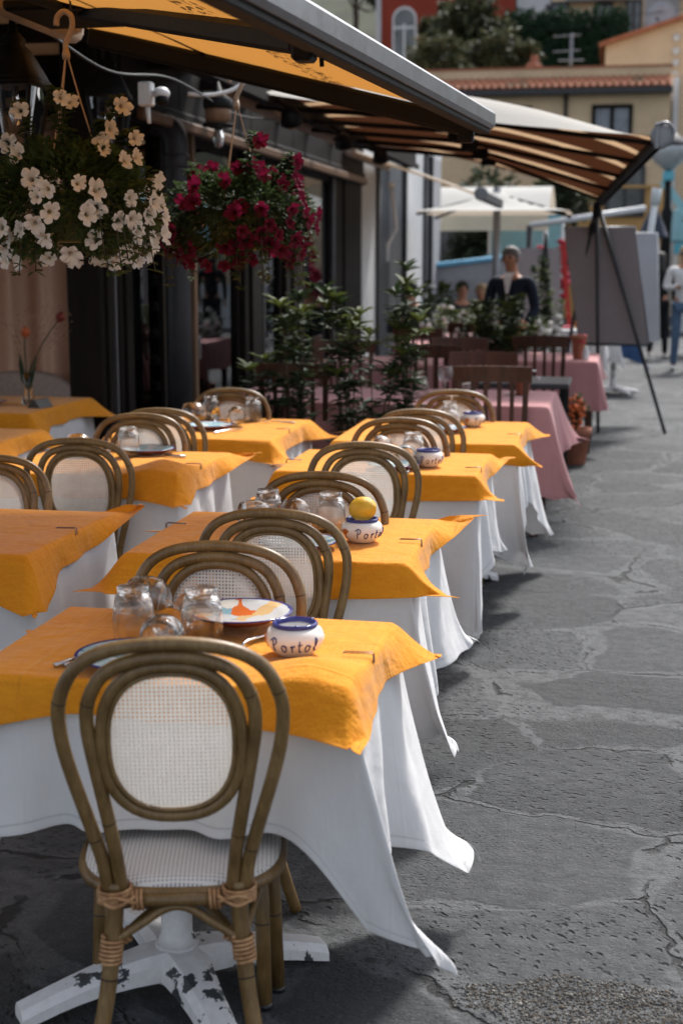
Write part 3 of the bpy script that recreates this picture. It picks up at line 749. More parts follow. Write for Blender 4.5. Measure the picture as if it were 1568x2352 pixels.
# last table
put(TU, (-.80, 7.03, ZT), 'upturned tumbler on the last table of the street row', GT, scale=(1.1,)*3)
put(GO, (-.775, 6.90, ZT+.155*1.0), 'upturned wine glass on the last table of the street row', GG, rot=(R(180), 0, 0))
put(P2, (-.80, 6.72, ZT), 'pale blue plate on the last table of the street row', GP, 2.2)
# inner row
put(TU, (-1.98, 5.62, ZT), 'upturned tumbler on the middle table of the inner row', GT, scale=(1.15,)*3)
q = lying(-2.06, 5.6, 100); put(GO, q['loc'], 'wine glass lying on the middle table of the inner row', GG, rot=q['rot'], scale=(1.1,)*3)
put(P2, (-1.93, 5.72, ZT), 'dark rimmed plate on the middle table of the inner row', GP, 1.2)
put(KN, (-1.83, 5.64, ZT), 'knife beside the plate on the middle inner-row table', GC, R(75))
put(TU, (-2.03, 7.03, ZT), 'upturned tumbler on the farthest inner-row table, at its left', GT, scale=(1.15,)*3)
put(TU, (-1.80, 7.00, ZT), 'upturned tumbler on the farthest inner-row table, at its right', GT, scale=(1.15,)*3)
q = lying(-1.95, 6.85, 70); put(GO, q['loc'], 'wine glass lying on the farthest inner-row table between two tumblers', GG, rot=q['rot'], scale=(1.2,)*3)
q = lying(-1.87, 6.9, 200); put(GO, q['loc'], 'second wine glass lying on the farthest inner-row table, rim toward the camera', GG, rot=q['rot'], scale=(1.1,)*3)
put(P2, (-1.92, 6.62, ZT), 'pale blue plate at the near edge of the farthest inner-row table', GP, .3)
put(FO, (-1.80, 6.52, ZT), 'fork in front of the pale blue plate on the farthest inner-row table', GC, R(-30))
put(FO, (-1.66, 6.93, ZT), 'fork lying alone on the right half of the farthest inner-row table', GC, R(85))
# corner table: vase with tulips, holder, plate
put(P1, (-3.48, 7.5, ZT), 'dark plate on the corner table left of the tulip vase', GP, .3)
V = thing('flower_vase', 'clear glass vase with two tulips and dried twigs on the corner table', 'vase', (-3.25, 7.56, ZT)); V.scale = (1.15, 1.15, 1.12)
part('glass_body', lambda b: b.lathe([(.034, 0), (.033, .02), (.02, .10), (.025, .16), (.0225, .16), (.018, .10), (.029, .02), (.004, .012)], 24), M['glass'], V)
def stemf(P): return lambda b: b.tube(catmull(P, 6), .0032, 6)
part('stem', stemf([(0, 0, .02), (-.005, 0, .15), (-.01, 0, .27), (-.006, 0, .34)]), M['olive'], V)
part('stem', stemf([(.004, 0, .02), (.02, 0, .16), (.08, 0, .30), (.165, 0, .42)]), M['olive'], V)
def tul(c, d, mat):
    def f(b):
        d_ = Vector(d).normalized()
        for k in range(6):
            a = k*1.047; u = d_.orthogonal().normalized(); w = d_.cross(u); o = u*math.cos(a)+w*math.sin(a); rr = .021 if k % 2 else .018
            vs = []
            for j in range(7):
                q = j/6; r = rr*math.sin(min(q*1.25+.12, 1.25)*2.1); h = q*.056; wd = .016*math.sin(math.pi*min(.98, q*.9+.08))
                s_ = d_.cross(o)
                for m_ in (-1, 0, 1): vs.append(Vector(c) + d_*h + o*(r*(1-.12*abs(m_))) + s_*m_*wd)
            b.add(vs, [(j*3+i, j*3+i+1, j*3+i+4, j*3+i+3) for j in range(6) for i in range(2)], True)
    return f
part('tulip', tul((-.006, 0, .335), (.1, 0, 1), M['tulip']), M['tulip'], V)
part('tulip', tul((.165, 0, .415), (.5, 0, .85), M['tulipd']), M['tulipd'], V)
part('leaf', lambda b: (b.leaf((0, 0, .06), (-.3, .1, 1), (0, -1, 0), .21, .03), b.leaf((.005, 0, .06), (.22, -.1, 1), (0, -1, 0), .20, .032)), M['olive'], V)
def f(b):
    rg = random.Random(3)
    for k in range(16):
        a = rg.uniform(-.5, .75); L = rg.uniform(.25, .42); P = [(0, 0, .1), (a*.12, rg.uniform(-.04, .04), .1+L*.5), (a*.36, rg.uniform(-.06, .06), .1+L)]
        b.tube(catmull(P, 3), .0008, 3)
        for _ in range(7):
            q = rg.uniform(.6, 1); b.ball((a*.36*q+rg.uniform(-.03, .03), rg.uniform(-.04, .04), .1+L*q+rg.uniform(-.03, .02)), .0035, 5, 3)
part('dried_twigs', f, M['dry'], V)
b = MB(); b.prism([(0, 0), (.09, 0), (.055, .045), (.035, .045)], .11, (-.045, .055, 0), Matrix(((1,0,0),(0,0,-1),(0,1,0))))
b.build('table_tent', M['blackpl'], None, 'small black folded card standing on the corner table by the vase', 'card', loc=(-3.13, 7.44, ZT), rot=(0, 0, R(-20)))
# tablecloth clips
cb = make_clip()
def clip(x, y, rz, label):
    global clip_o
    if clip_o is None:
        clip_o = cb.build('tablecloth_clip', M['clipm'], None, label, 'clip', 'tablecloth clips'); o = clip_o
    else: o = clip_o.copy(); col.objects.link(o); o['label'] = label
    o.location = (x, y, .7725); o.rotation_euler = (0, 0, rz); o.scale = (1.3, 1.3, 1.15)
clip_o = None
for k, yy in (('T1', 2.80), ('T2', 4.02), ('T3', 5.50), ('T4', 6.62), ('L1', 4.0), ('L2', 5.40), ('L3', 6.62)):
    x, y, hx, hy = TB[k]; clip(x+hx+.012, yy, 0, 'bent wire clip on the right edge of ' + TN[k])
for k, yy in (('T2', 4.15), ('T3', 5.60)):
    x, y, hx, hy = TB[k]; clip(x-hx-.012, yy, math.pi, 'bent wire clip on the left edge of ' + TN[k])
# wicker tub chair behind the corner table
W = thing('tub_chair', 'grey wicker tub chair with a rounded back behind the corner table', 'chair', (-3.92, 8.72, 0))
def f(b):
    n = 28; pr = [(.0, .0), (.0, .28), (.0, .55), (-.005, .80), (.03, .835), (.062, .80), (.06, .5), (.055, .05)]
    vs = []
    for i in range(n+1):
        a = R(-10) + R(200)*i/n; rr = .50; dip = .16*abs(math.cos(a))**3
        for (dr, z) in pr: vs.append(((rr-dr)*math.cos(a)*1.05, (rr-dr)*math.sin(a)*.75, max(0, z-(dip if z > .5 else 0))))
    k = len(pr); b.add(vs, [(i*k+j, (i+1)*k+j, (i+1)*k+j+1, i*k+j+1) for i in range(n) for j in range(k-1)], True)
part('backrest', f, M['wicker'], W)
part('seat', lambda b: b.lathe([(.42, .36), (.44, .40), (.42, .44), (.1, .455)], 28), M['wicker'], W)
# ------------------------------------------------------------------ ground
def mat_paving():
    t = NT('stone_paving'); P = t.coord(); n1 = t.noise(P, 1.7, 3, out=1); n2 = t.noise(P, 7, 4, out=1)
    w = t.vec('ADD', P, t.vec('ADD', t.vec('SCALE', t.vec('SUBTRACT', n1, (.5,.5,.5)), .34), t.vec('SCALE', t.vec('SUBTRACT', n2, (.5,.5,.5)), .07)))
    w2 = t.vec('MULTIPLY', w, (1.45, 1.75, 0))
    e = t.voro(w2, 1.0, 'DISTANCE_TO_EDGE'); cellc = t.voro(w2, 1.0, 'F1', 'Color'); cv = t.sep(cellc)
    fine = t.noise(P, 90, 5, .7); mid = t.noise(P, 16, 6, .65); big = t.noise(P, 1.1, 4)
    jw = t.math('MULTIPLY', t.step(t.noise(P, 1.3, 4), .34, .66), .10)
    joint = t.math('SUBTRACT', 1.0, t.step(t.math('SUBTRACT', e, jw), -.018, .014))
    n3 = t.noise(P, 20, 5, out=1)
    w3 = t.vec('ADD', w2, t.vec('SCALE', t.vec('SUBTRACT', n3, (.5,.5,.5)), .07))
    e2 = t.voro(t.vec('ADD', w3, (.028, .022, 0)), 1.0, 'DISTANCE_TO_EDGE')
    crack = t.math('MULTIPLY', t.math('SUBTRACT', 1.0, t.step(t.math('SUBTRACT', e2, t.math('MULTIPLY', t.step(t.noise(P, 6, 3), .4, .7), .014)), -.002, .009)), t.step(t.noise(P, 2.4, 3), .46, .56))
    # chisel pits, denser on some slabs
    pv = t.voro(t.vec('ADD', t.vec('MULTIPLY', P, (24, 40, 0)), t.vec('SCALE', n2, 2.5)), 1.0, 'F1')
    rot = t.n('ShaderNodeVectorRotate', Angle=1.05); rot.rotation_type = 'Z_AXIS'; t.set(rot.inputs['Vector'], P)
    pvb = t.voro(t.vec('ADD', t.vec('MULTIPLY', rot.outputs[0], (26, 40, 0)), t.vec('SCALE', n2, 2.5)), 1.0, 'F1')
    sw = t.math('GREATER_THAN', cv[2], .5); pv = t.math('ADD', t.math('MULTIPLY', pv, sw), t.math('MULTIPLY', pvb, t.math('SUBTRACT', 1.0, sw)))
    dens = t.step(t.math('ADD', t.math('MULTIPLY', cv[1], .6), t.noise(P, 1.5, 3)), .55, .95)
    pits = t.math('MULTIPLY', t.math('SUBTRACT', 1.0, t.step(pv, .10, .34)), dens)
    pits = t.math('MULTIPLY', pits, t.step(t.noise(P, 9, 3), .28, .46))
    pv2 = t.voro(t.vec('ADD', t.vec('MULTIPLY', P, (52, 75, 0)), t.vec('SCALE', n2, 4.0)), 1.0, 'F1')
    pits2 = t.math('MULTIPLY', t.math('SUBTRACT', 1.0, t.step(pv2, .08, .30)), t.step(t.noise(P, 3.3, 4), .45, .60))
    pits = t.math('MAXIMUM', pits, t.math('MULTIPLY', pits2, .8))
    hol = t.math('MULTIPLY', t.math('SUBTRACT', 1.0, t.step(t.voro(P, 3.1, 'F1'), .035, .06)), .8)
    slab = t.ramp(cv[0], [(0, (.016, .0185, .0215)), (.35, (.034, .037, .0415)), (.65, (.052, .056, .061)), (1, (.084, .088, .094))])
    slab = t.mix(t.math('MULTIPLY', t.step(big, .35, .7), .5), slab, (.058, .062, .067))
    slab = t.mix(t.math('MULTIPLY', t.step(mid, .3, .72), .6), slab, (.026, .0285, .0315))
    slab = t.mix(t.math('MULTIPLY', t.step(fine, .54, .75), .5), slab, (.20, .205, .215))
    g2 = t.noise(P, 38, 4, .75)
    slab = t.mix(t.math('MULTIPLY', t.step(g2, .52, .70), .55), slab, (.018, .0195, .0215))
    mort = t.ramp(fine, [(.3, (.075, .079, .084)), (.7, (.145, .151, .158))])
    c = t.mix(t.math('MULTIPLY', joint, t.math('MULTIPLY', t.step(mid, .30, .62), .72)), slab, mort)
    c = t.mix(t.math('MULTIPLY', pits, .75), c, (.028, .029, .031))
    c = t.mix(t.math('MAXIMUM', t.math('MULTIPLY', crack, .93), hol), c, (.014, .014, .015))
    h = t.math('ADD', t.math('MULTIPLY', mid, .55), t.math('MULTIPLY', fine, .22))
    h = t.math('SUBTRACT', h, t.math('MULTIPLY', pits, .5)); h = t.math('SUBTRACT', h, t.math('MULTIPLY', crack, .9))
    h = t.math('SUBTRACT', h, t.math('MULTIPLY', joint, .12)); h = t.math('ADD', h, t.math('MULTIPLY', cv[2], .40))
    rough = t.math('ADD', .62, t.math('MULTIPLY', mid, .3))
    return t.done(t.bsdf(c, rough, h, 1.0, .034, .35))
b = MB()
ys = [-6, -2, 0, 2, 5, 10, 20, 45, 120, 400]; xs = [-200, -40, -10, -4, -2, 0, 2, 6, 20, 200]
b.add([(x, y, 0) for y in ys for x in xs], [(j*10+i, j*10+i+1, (j+1)*10+i+1, (j+1)*10+i) for j in range(9) for i in range(9)])
b.build('ground', mat_paving(), kind='structure')
# worn gravel patch
rg = random.Random(5)
def inpatch(x, y):
    u, v = (x+.02)/.31, (y-2.84)/.15
    return u*u + v*v + .55*noise.noise(Vector((x*7, y*9, 3))) + (.25 if v < -.2 else 0) - .15*(1 if v < 0 and abs(u) < .6 else 0)
b = MB()
for m_ in range(3):
    b.m = m_
    for _ in range(5200):
        x, y = rg.uniform(-.5, .5), rg.uniform(2.6, 3.08)
        if inpatch(x, y) < .85+rg.uniform(-.12, .12):
            r = rg.uniform(.0012, .0040)*(1 if rg.random() < .93 else 1.5); b.ball((x, y, r*.3), r, 5, 3, (1, rg.uniform(.7, 1.2), .7), .25, rg)
pm = [plain('pebble_' + n, c, .8, .3, 30, .3) for n, c in (('grey', (.095, .093, .090)), ('brown', (.10, .08, .063)), ('pale', (.20, .19, .17)))]
b.build('gravel', pm, kind='stuff', label='loose pebbles in a worn patch of the paving at the lower right', cat='gravel')
# ------------------------------------------------------------------ terrace overhead: beam, roof, awnings
G = M['doorwood']
t = thing('terrace_beam', 'dark timber beam with lamps and wires under the awnings', 'beam', (-2.32, 0, 0))
part('beam', lambda b: (b.box((0, 9.0, 2.70), (.10, 14.6, .22), None, .01), b.box((.07, 9.0, 2.60), (.03, 14.6, .05))), G, t)
part('cable', lambda b: b.tube(catmull([(.06, 3.5, 2.50), (.07, 4.4, 2.44), (.06, 5.3, 2.49), (.08, 6.2, 2.40), (.07, 7.2, 2.48), (.08, 8.4, 2.42), (.06, 9.6, 2.50)], 8), .006, 6), M['blackpl'], t)
part('cable', lambda b: b.tube(catmull([(-.02, 7.75, 2.47), (.08, 7.8, 2.465), (.19, 7.85, 2.49), (.26, 7.9, 2.54)], 8), .011, 6), M['whitepl'], t)
part('hanging_rail', lambda b: (b.tube([(.53, 3.2, 2.425), (.60, 4.6, 2.42), (.72, 5.85, 2.37)], .012, 8), b.tube([(.72, 5.85, 2.37), (.0, 6.6, 2.6)], .012, 8)), M['black'], t)
# fabric rolls seen under the beam
def mat_awn(name, top, under, stripes=None, trans=.35, tcol=None, seam=None):
    t = NT(name); co = t.coord(); o = t.sep(co)
    nz = t.noise(t.vec('MULTIPLY', co, (5, 40, 5)), 1, 3); big = t.noise(t.vec('MULTIPLY', co, (1.2, 5, 1)), 1, 4)
    u = t.mix(t.math('MULTIPLY', big, .5), under, tuple(x*.62 for x in under)); tc = tcol or under; tcs = u
    if stripes:
        fr = t.math('FRACT', t.math('MULTIPLY', t.math('ADD', o[1], stripes[2]), 1/stripes[0])); m = t.math('LESS_THAN', fr, stripes[1]/stripes[0])
        u = t.mix(m, u, stripes[3]); tc = t.mix(m, tc, stripes[4])
    if seam:
        k = t.math('MULTIPLY', t.math('SUBTRACT', 1.0, t.step(t.math('ABSOLUTE', t.math('SUBTRACT', o[0], seam)), .05, .06)), t.math('GREATER_THAN', t.noise(t.vec('MULTIPLY', co, (60, 22, 1)), 1, 1), .53))
        u = t.mix(t.math('MULTIPLY', k, .8), u, (.05, .02, .01)); tc = t.mix(t.math('MULTIPLY', k, .8), tc, (.02, .01, .005))
    tp = t.ramp(big, [(.3, tuple(x*.88 for x in top)), (.7, top)])
    geo = t.n('ShaderNodeNewGeometry').outputs['Backfacing']
    p = t.bsdf(t.mix(geo, tp, u), .85, t.math('ADD', t.math('MULTIPLY', nz, .1), big), .25, .02, .1); tl = t.n('ShaderNodeBsdfTranslucent'); t.set(tl.inputs[0], tc)
    return t.done(t.mixsh(trans, p, tl))
M['awn_o'] = mat_awn('ochre_awning', (.62, .50, .34), (.50, .24, .05), None, .45, (.52, .23, .05), -1.12)
M['awn_s'] = mat_awn('striped_awning', (.66, .63, .58), (.055, .024, .012), (.74, .17, -9.66, (.42, .29, .17), (.62, .41, .24)), .40, (.060, .021, .009))
M['awn_b'] = mat_awn('beige_awning', (.55, .5, .43), (.36, .26, .18), None, .3, (.42, .3, .2))
M['canvas'] = mat_awn('white_canvas', (.62, .61, .58), (.50, .44, .36), None, .3, (.6, .5, .4))
t = thing('terrace_roof', 'tan fabric roof on dark rafters over the inner part of the terrace', 'roof', (0, 0, 0))
part('fabric', lambda b: b.box((-4.3, 6.0, 2.90), (4.1, 8.0, .01)), M['awn_b'], t)
part('rafter', lambda b: [b.box((-4.3, y, 2.82), (4.0, .07, .10)) for y in (3, 4.2, 5.4, 6.6, 7.8, 9.0, 10.2, 11.4, 12.6, 13.8, 15)], M['doorwood'], t)
def awning(name, label, B0, B1, F0, F1, mat, barm, belly=.0, sag=.0, n=(26, 20), roll=True, ends=True, bar=(.055, .066), cap=True):
    B0, B1, F0, F1 = map(Vector, (B0, B1, F0, F1)); t = thing(name, label, 'awning', (0, 0, 0))
    def f(b):
        def g(u, v):
            p = B0.lerp(B1, v).lerp(F0.lerp(F1, v), u); e = min(1, v/.14); 
            p.z += belly*math.sin(math.pi*min(1, u))**.8*(1-(1-e)**2)*(1-.55*v) - sag*math.sin(math.pi*u)*(1-e)
            p.z += .006*noise.noise(p*3.5)
            return p
        b.grid(lambda u, v: g(u, v), n[0], n[1])
    part('fabric', f, mat, t)
    def f(b):
        d = (F1-F0).normalized(); a0, a1 = F0, F1
        b.bar(a0 + Vector((.012, 0, -.005)), a1 + Vector((.012, 0, -.005)), bar[0], bar[1], (0, 0, 1), .012)
    part('front_bar', f, barm, t)
    part('bar_groove', lambda b: b.bar(F0 + Vector((-.004, .01, -.046)), F1 + Vector((-.004, -.01, -.046)), .046, .020, (0, 0, 1), .004), M['black'], t)
    if roll: part('roller', lambda b: (b.tube([B0 + Vector((-.03, 0, -.02)), B1 + Vector((-.03, 0, -.02))], .048, 12)), M['roll'], t)
    if cap: 
        part('end_cap', lambda b: b.lathe([(.062, -.012), (.075, -.006), (.075, .006), (.062, .012)], 20, F0 + Vector((.03, -.012, 0)), Matrix(((1,0,0),(0,0,-1),(0,1,0)))), M['alu'], t)
    return t
M['roll'] = plain('beige_roll', (.34, .27, .21), .8, .15, 9)
a = awning('awning', 'ochre awning with an aluminium front bar at the top of the picture', (-2.15, 2.2, 2.50), (-2.15, 5.65, 2.50), (-.745, 2.2, 2.085), (-.515, 5.6, 2.105), M['awn_o'], M['alu'], .01, .0)
def armf(P, r): return lambda b: b.tube([Vector(p) for p in P], r, 10)
part('folding_arm', lambda b: (b.bar((-.725, 3.30, 2.068), (-1.85, 4.9, 2.43), .055, .06, (0,0,1), .012), b.bar((-1.85, 4.9, 2.43), (-2.15, 3.3, 2.46), .05, .06, (0,0,1), .012), b.box((-1.93, 4.95, 2.43), (.30, .42, .04), None, .01)), M['black'], a)
part('folding_arm', lambda b: (b.bar((-.60, 5.57, 2.082), (-2.1, 5.62, 2.455), .055, .075, (0,0,1), .012),), M['black'], a)
part('arm_bracket', lambda b: (b.box((-.715, 3.28, 2.06), (.05, .07, .08), None, .008), b.tube([(-.69, 3.34, 2.08), (-.69, 3.36, 2.02)], .006, 6)), M['black'], a)
part('arm_bracket', lambda b: b.box((-.585, 5.56, 2.06), (.06, .06, .09), None, .008), M['black'], a)
a2 = awning('awning', 'wide brown striped awning with a pale top over the pink tables', (-2.5, 9.15, 2.66), (-2.5, 13.8, 2.66), (.215, 9.62, 2.355), (-.215, 13.6, 2.11), M['awn_s'], M['doorwood'], .21, .03, (30, 40))
def f(b):
    F0, F1 = Vector((.26, 9.61, 2.36)), Vector((-.17, 13.6, 2.115))
    b.bar(F0, F1, .014, .12, (0,0,1), .003)
part('valance', f, M['doorwood'], a2)
def f(b):
    P = [(.20, 9.585, 2.42), (.27, 9.585, 2.435), (.315, 9.585, 2.39), (.30, 9.585, 2.32), (.24, 9.585, 2.28)]
    b.tube(catmull(P, 5), .012, 8); b.box((.215, 9.588, 2.35), (.035, .02, .15), None, .005); b.box((.265, 9.59, 2.345), (.07, .008, .11))
part('bar_bracket', f, M['alu'], a2)
for k, (y, ye) in enumerate(((9.9, 9.75), (10.8, 10.65), (11.7, 11.4), (12.6, 12.4), (13.4, 13.2))):
    def f(b):
        yy = y - .2; q = (yy-9.62)/4; z1 = 2.325 - .245*q; x1 = .19 - .43*q; e = Vector((-1.18, yy, 2.50 - .03*q))
        b.bar((-2.45, yy, 2.60), e, .04, .035, (0,0,1), .008); b.bar(e, (x1, yy, z1), .035, .03, (0,0,1), .008); b.box(e + Vector((0, 0, -.02)), (.13, .09, .085), None, .01)
    part('folding_arm', f, M['doorwood'], a2)
a3 = awning('awning', 'narrow beige awning on the white house past the striped one', (-2.9, 15.6, 2.75), (-2.9, 18.4, 2.75), (-1.50, 15.6, 2.27), (-1.50, 18.4, 2.27), M['awn_b'], M['greypipe'], .02, .0, (10, 8), bar=(.07, .11))
# ------------------------------------------------------------------ restaurant front
M['plaster'] = plain('white_plaster', (.52, .53, .54), .85, .08, 4, .2, 0, .2)
M['greywall'] = plain('grey_plaster', (.34, .34, .36), .85, .12, 4, .2, 0, .2)
M['darkglass'] = None
t_ = NT('window_glass'); fr = t_.n('ShaderNodeFresnel', IOR=1.5); gl = t_.n('ShaderNodeBsdfGlossy', Color=(.9, .92, .95, 1), Roughness=.02); tr = t_.n('ShaderNodeBsdfTransparent', Color=(.97, .97, .97, 1))
M['pane'] = t_.done(t_.mixsh(t_.math('MULTIPLY', fr.outputs[0], 1.0), tr, gl))
t_ = NT('dark_window'); M['darkwin'] = t_.done(t_.bsdf(t_.ramp(t_.noise(t_.coord(), 1.6, 3), [(.35, (.015, .017, .02)), (.7, (.10, .11, .125))]), .12, spec=.6))
Fx = -3.0
t = thing('restaurant_front', 'dark timber and glass restaurant front behind the terrace', 'building', (Fx, 0, 0))
for y0, y1, dx in ((8.08, 8.27, .0), (8.36, 8.62, .01), (9.56, 9.80, .0), (11.42, 12.0, .0), (12.92, 13.70, .0), (15.25, 16.85, .0)):
    part('post', lambda b: (b.box((dx-.10, (y0+y1)/2, 1.5), (.22, y1-y0, 3.0), None, .012), b.box((dx+.018, (y0+y1)/2, 1.5), (.03, (y1-y0)*.45, 2.98), None, .006)), M['doorwood'], t)
for y in (8.315, 12.06, 15.2):
    part('edge_strip', lambda b: b.box((.0, y, 1.45), (.03, .03, 2.9)), M['alu'], t)
part('lintel', lambda b: (b.box((-.08, 12.5, 2.50), (.26, 8.75, .14), None, .01), b.box((-.02, 12.5, 2.72), (.10, 8.75, .30))), M['doorwood'], t)
part('gutter_board', lambda b: b.box((.10, 12.6, 2.46), (.05, 8.0, .07), None, .01), M['tanwood'], t)
part('door_jamb', lambda b: b.box((.03, 9.83, 1.25), (.08, .07, 2.42), None, .008), M['tanwood'], t)
for y0, y1 in ((8.64, 9.54), (9.87, 11.40), (12.1, 12.90), (13.72, 15.18)):
    d = part('glass_door' if y0 == 9.87 else 'window', lambda b: [b.box((-.06, y, 1.24), (.05, .05, 2.40)) for y in (y0+.03, y1-.03)] + [b.box((-.06, (y0+y1)/2, z), (.05, y1-y0-.11, h_)) for z, h_ in ((.10, .16), (2.41, .05))], M['doorwood'], t)
    part('pane', lambda b: b.box((-.06, (y0+y1)/2, 1.285), (.008, y1-y0-.11, 2.2)), M['pane'], d)
    if y0 == 9.87: part('handle', lambda b: (b.box((.0, 9.93, 1.02), (.10, .025, .02)), b.box((.045, 9.97, .95), (.018, .024, .17), None, .004)), M['alu'], d)
part('interior', lambda b: (b.box((-4.2, 13.3, .5), (.1, 7.4, 1.0)), b.box((-4.2, 13.3, 2.7), (.1, 7.4, .5)), b.box((-2.1, 13.3, .02), (4.1, 7.4, .03)), b.box((-2.1, 16.9, 1.4), (4.1, .1, 2.9)), b.box((-2.2, 9.65, 1.4), (3.6, .1, 2.9))), M['plaster'], t)
part('upper_wall', lambda b: b.box((-.28, 12.9, 3.02), (.25, 8.0, .36)), M['doorwood'], t)
# things inside the door
b = MB()
for (p, rz, s) in (((-3.40, 11.22, .97), .3, .9), ((-3.32, 11.55, 1.0), -.25, 1.0)):
    b.M = Matrix.Translation(p) @ Matrix.Rotation(rz, 4, 'Y'); b.prism([(-.16*s, 0), (.16*s, 0), (.12*s, .34), (-.11*s, .34)], .04, (0, 0, -.2), Matrix(((1,0,0),(0,0,-1),(0,1,0))))
b.M = Matrix.Identity(4)
b.build('menu_folder', M['cream_cloth'], None, 'cream menu folders propped up inside the glass door', 'menu')
t = thing('bar_stool', 'grey round stool standing inside the glass door', 'stool', (-3.30, 12.1, 0)); t.scale = (1, 1, .85)
part('seat', lambda b: b.lathe([(.17, .78), (.18, .80), (.18, .88), (.16, .895)], 24), M['greypipe'], t); part('leg', lambda b: b.lathe([(.16, 0), (.15, .02), (.03, .05), (.03, .78)], 16), M['greypipe'], t)
drape('pink_tablecloth', (-3.42, 11.35), .76, .28, .35, (.3, .3, .45, .3), {}, M['pink'], 'pink tablecloth on the table just inside the glass door', 'tablecloth', 'pink tablecloths', seed=90)
t = make_table(.28, .35); t.location = (-3.42, 11.35, 0); t['label'] = 'pedestal table under the pink cloth inside the glass door'; t['group'] = 'pedestal tables on the terrace'
# bay with curtain behind the corner table
def f(b): b.grid(lambda u, v: Vector((-6.0+2.5*u + (.02 if v < .02 else 0), .045*math.sin(u*62)+.02*math.sin(u*143+1)*(1-v*.4), .05+2.37*v)), 120, 6)
b = MB(); f(b); b.build('curtain', M['curtain'], None, 'tan curtain hanging behind the corner table at the left', 'curtain', loc=(0, 9.25, 0))
t = thing('lattice_screen', 'dark lattice screen between the tan curtain and the door posts', 'screen', (-3.42, 9.32, 0))
part('frame', lambda b: [b.box((x, 0, 1.3), (.035, .05, 2.6)) for x in (-.06, .40)] + [b.box((.17, 0, 2.60), (.49, .05, .04))], G, t)
def f(b):
    for k in range(-4, 16):
        for s in (-1, 1):
            x0, x1 = -.04, .38; z0 = .18*k; z1 = z0 + (x1-x0)*1.3
            if s < 0: z0, z1 = z1, z0
            if 0 <= min(z0, z1) and max(z0, z1) <= 2.58: b.bar((x0, s*.008, z0), (x1, s*.008, z1), .012, .022, (0,1,0))
part('lattice', f, M['greypipe'], t)
part('backing', lambda b: b.box((.17, .05, 1.3), (.5, .02, 2.6)), M['black'], t)
t = thing('terrace_back_wall', 'dark wall behind the curtain at the left', 'wall', (0, 0, 0))
part('wall', lambda b: (b.box((-5.0, 9.45, 1.45), (3.6, .1, 2.9)), b.box((-5.0, 9.45, 2.98), (3.62, .12, .16))), G, t)
t = thing('curtain_rail', 'brown rail board above the tan curtain', 'rail', (-4.6, 9.16, 2.46)); part('board', lambda b: b.box((0, 0, 0), (2.6, .08, .09), None, .01), M['tanwood'], t); part('upper_board', lambda b: b.box((0, .02, .14), (2.6, .06, .06), None, .01), M['tanwood'], t)
# downpipe with elbow, camera, sensor, lanterns
t = thing('downpipe', 'thick dark downpipe with an elbow beside the glass door', 'pipe', (-2.88, 9.25, 0))
part('pipe', lambda b: b.tube([(0, 0, 0), (0, 0, 1.2), (0, 0, 2.22)] + catmull([(0, 0, 2.24), (0, 0, 2.33), (-.03, 0, 2.41), (-.11, 0, 2.46), (-.26, 0, 2.47)], 5), .082, 20), M['greypipe'], t)
part('socket', lambda b: b.lathe([(.083, 2.17), (.089, 2.18), (.089, 2.25), (.083, 2.26)], 20), M['greypipe'], t)
t = thing('junction_box', 'pale electrical box with a short pipe stub under the beam', 'box', (-2.31, 6.95, 2.38))
part('box', lambda b: (b.box((0, 0, 0), (.07, .06, .115), None, .008), b.box((.0, -.032, .0), (.058, .008, .10))), M['whitepl'], t)
part('stub', lambda b: b.tube([(.005, 0, -.055), (.008, 0, -.10), (.012, 0, -.14)], [.014, .011, .009], 8), M['whitepl'], t)
t = thing('motion_sensor', 'white motion sensor with a dark lens next to the electrical box', 'sensor', (-2.225, 6.93, 2.37))
part('housing', lambda b: (b.ball((0, 0, .01), .042, 14, 8, (1, 1, .75)), b.box((-.045, .01, .01), (.05, .03, .03), None, .006)), M['whitepl'], t); part('lens', lambda b: b.ball((.005, -.012, -.022), .034, 12, 8, (1, 1, .8)), M['black'], t)
def make_lantern():
    t = thing('wall_lantern', 'x', 'lantern')
    part('roof', lambda b: (b.lathe([(.14, .02), (.13, .04), (.07, .13), (.045, .15), (.05, .17), (.02, .20), (.008, .26)], 4, ax=Matrix.Rotation(R(45), 3, 'Z')), b.lathe([(.145, .0), (.145, .022)], 4, ax=Matrix.Rotation(R(45), 3, 'Z'))), M['black'], t)
    part('frame', lambda b: [b.bar((sx*.095, sy*.095, 0), (sx*.055, sy*.055, -.26), .014, .014) for sx in (-1, 1) for sy in (-1, 1)] + [b.lathe([(.085, -.285), (.085, -.255), (.03, -.30)], 4, ax=Matrix.Rotation(R(45), 3, 'Z')), b.lathe([(.02, -.36), (.025, -.33), (.02, -.29)], 8)], M['black'], t)
    part('pane', lambda b: b.lathe([(.118, -.002), (.070, -.255)], 4, ax=Matrix.Rotation(R(45), 3, 'Z'), cap0=False, cap1=False), M['pane'], t)
    part('bulb', lambda b: b.lathe([(.012, -.0), (.012, -.04), (.022, -.07), (.026, -.10), (.012, -.135), (.001, -.14)], 12), M['glass'], t)
    part('bracket', lambda b: b.tube(catmull([(0, 0, .25), (0, .02, .33), (-.08, .05, .35), (-.2, .05, .25)], 5), .010, 6), M['black'], t)
    return t
LA = make_lantern(); LA.location = (-2.22, 5.15, 2.21); LA['label'] = 'black four-sided lantern at the left edge behind the white flowers'; LA['group'] = 'lanterns under the awnings'
dup(LA, (-2.52, 7.0, 2.37), .2, 'black four-sided lantern above the white flowers, left of the pale box', 'lanterns under the awnings')
t = thing('pendant_lamp', 'brown pendant lamp with a clear bulb behind the hook of the red flowers', 'lamp', (-2.24, 8.0, 2.36))
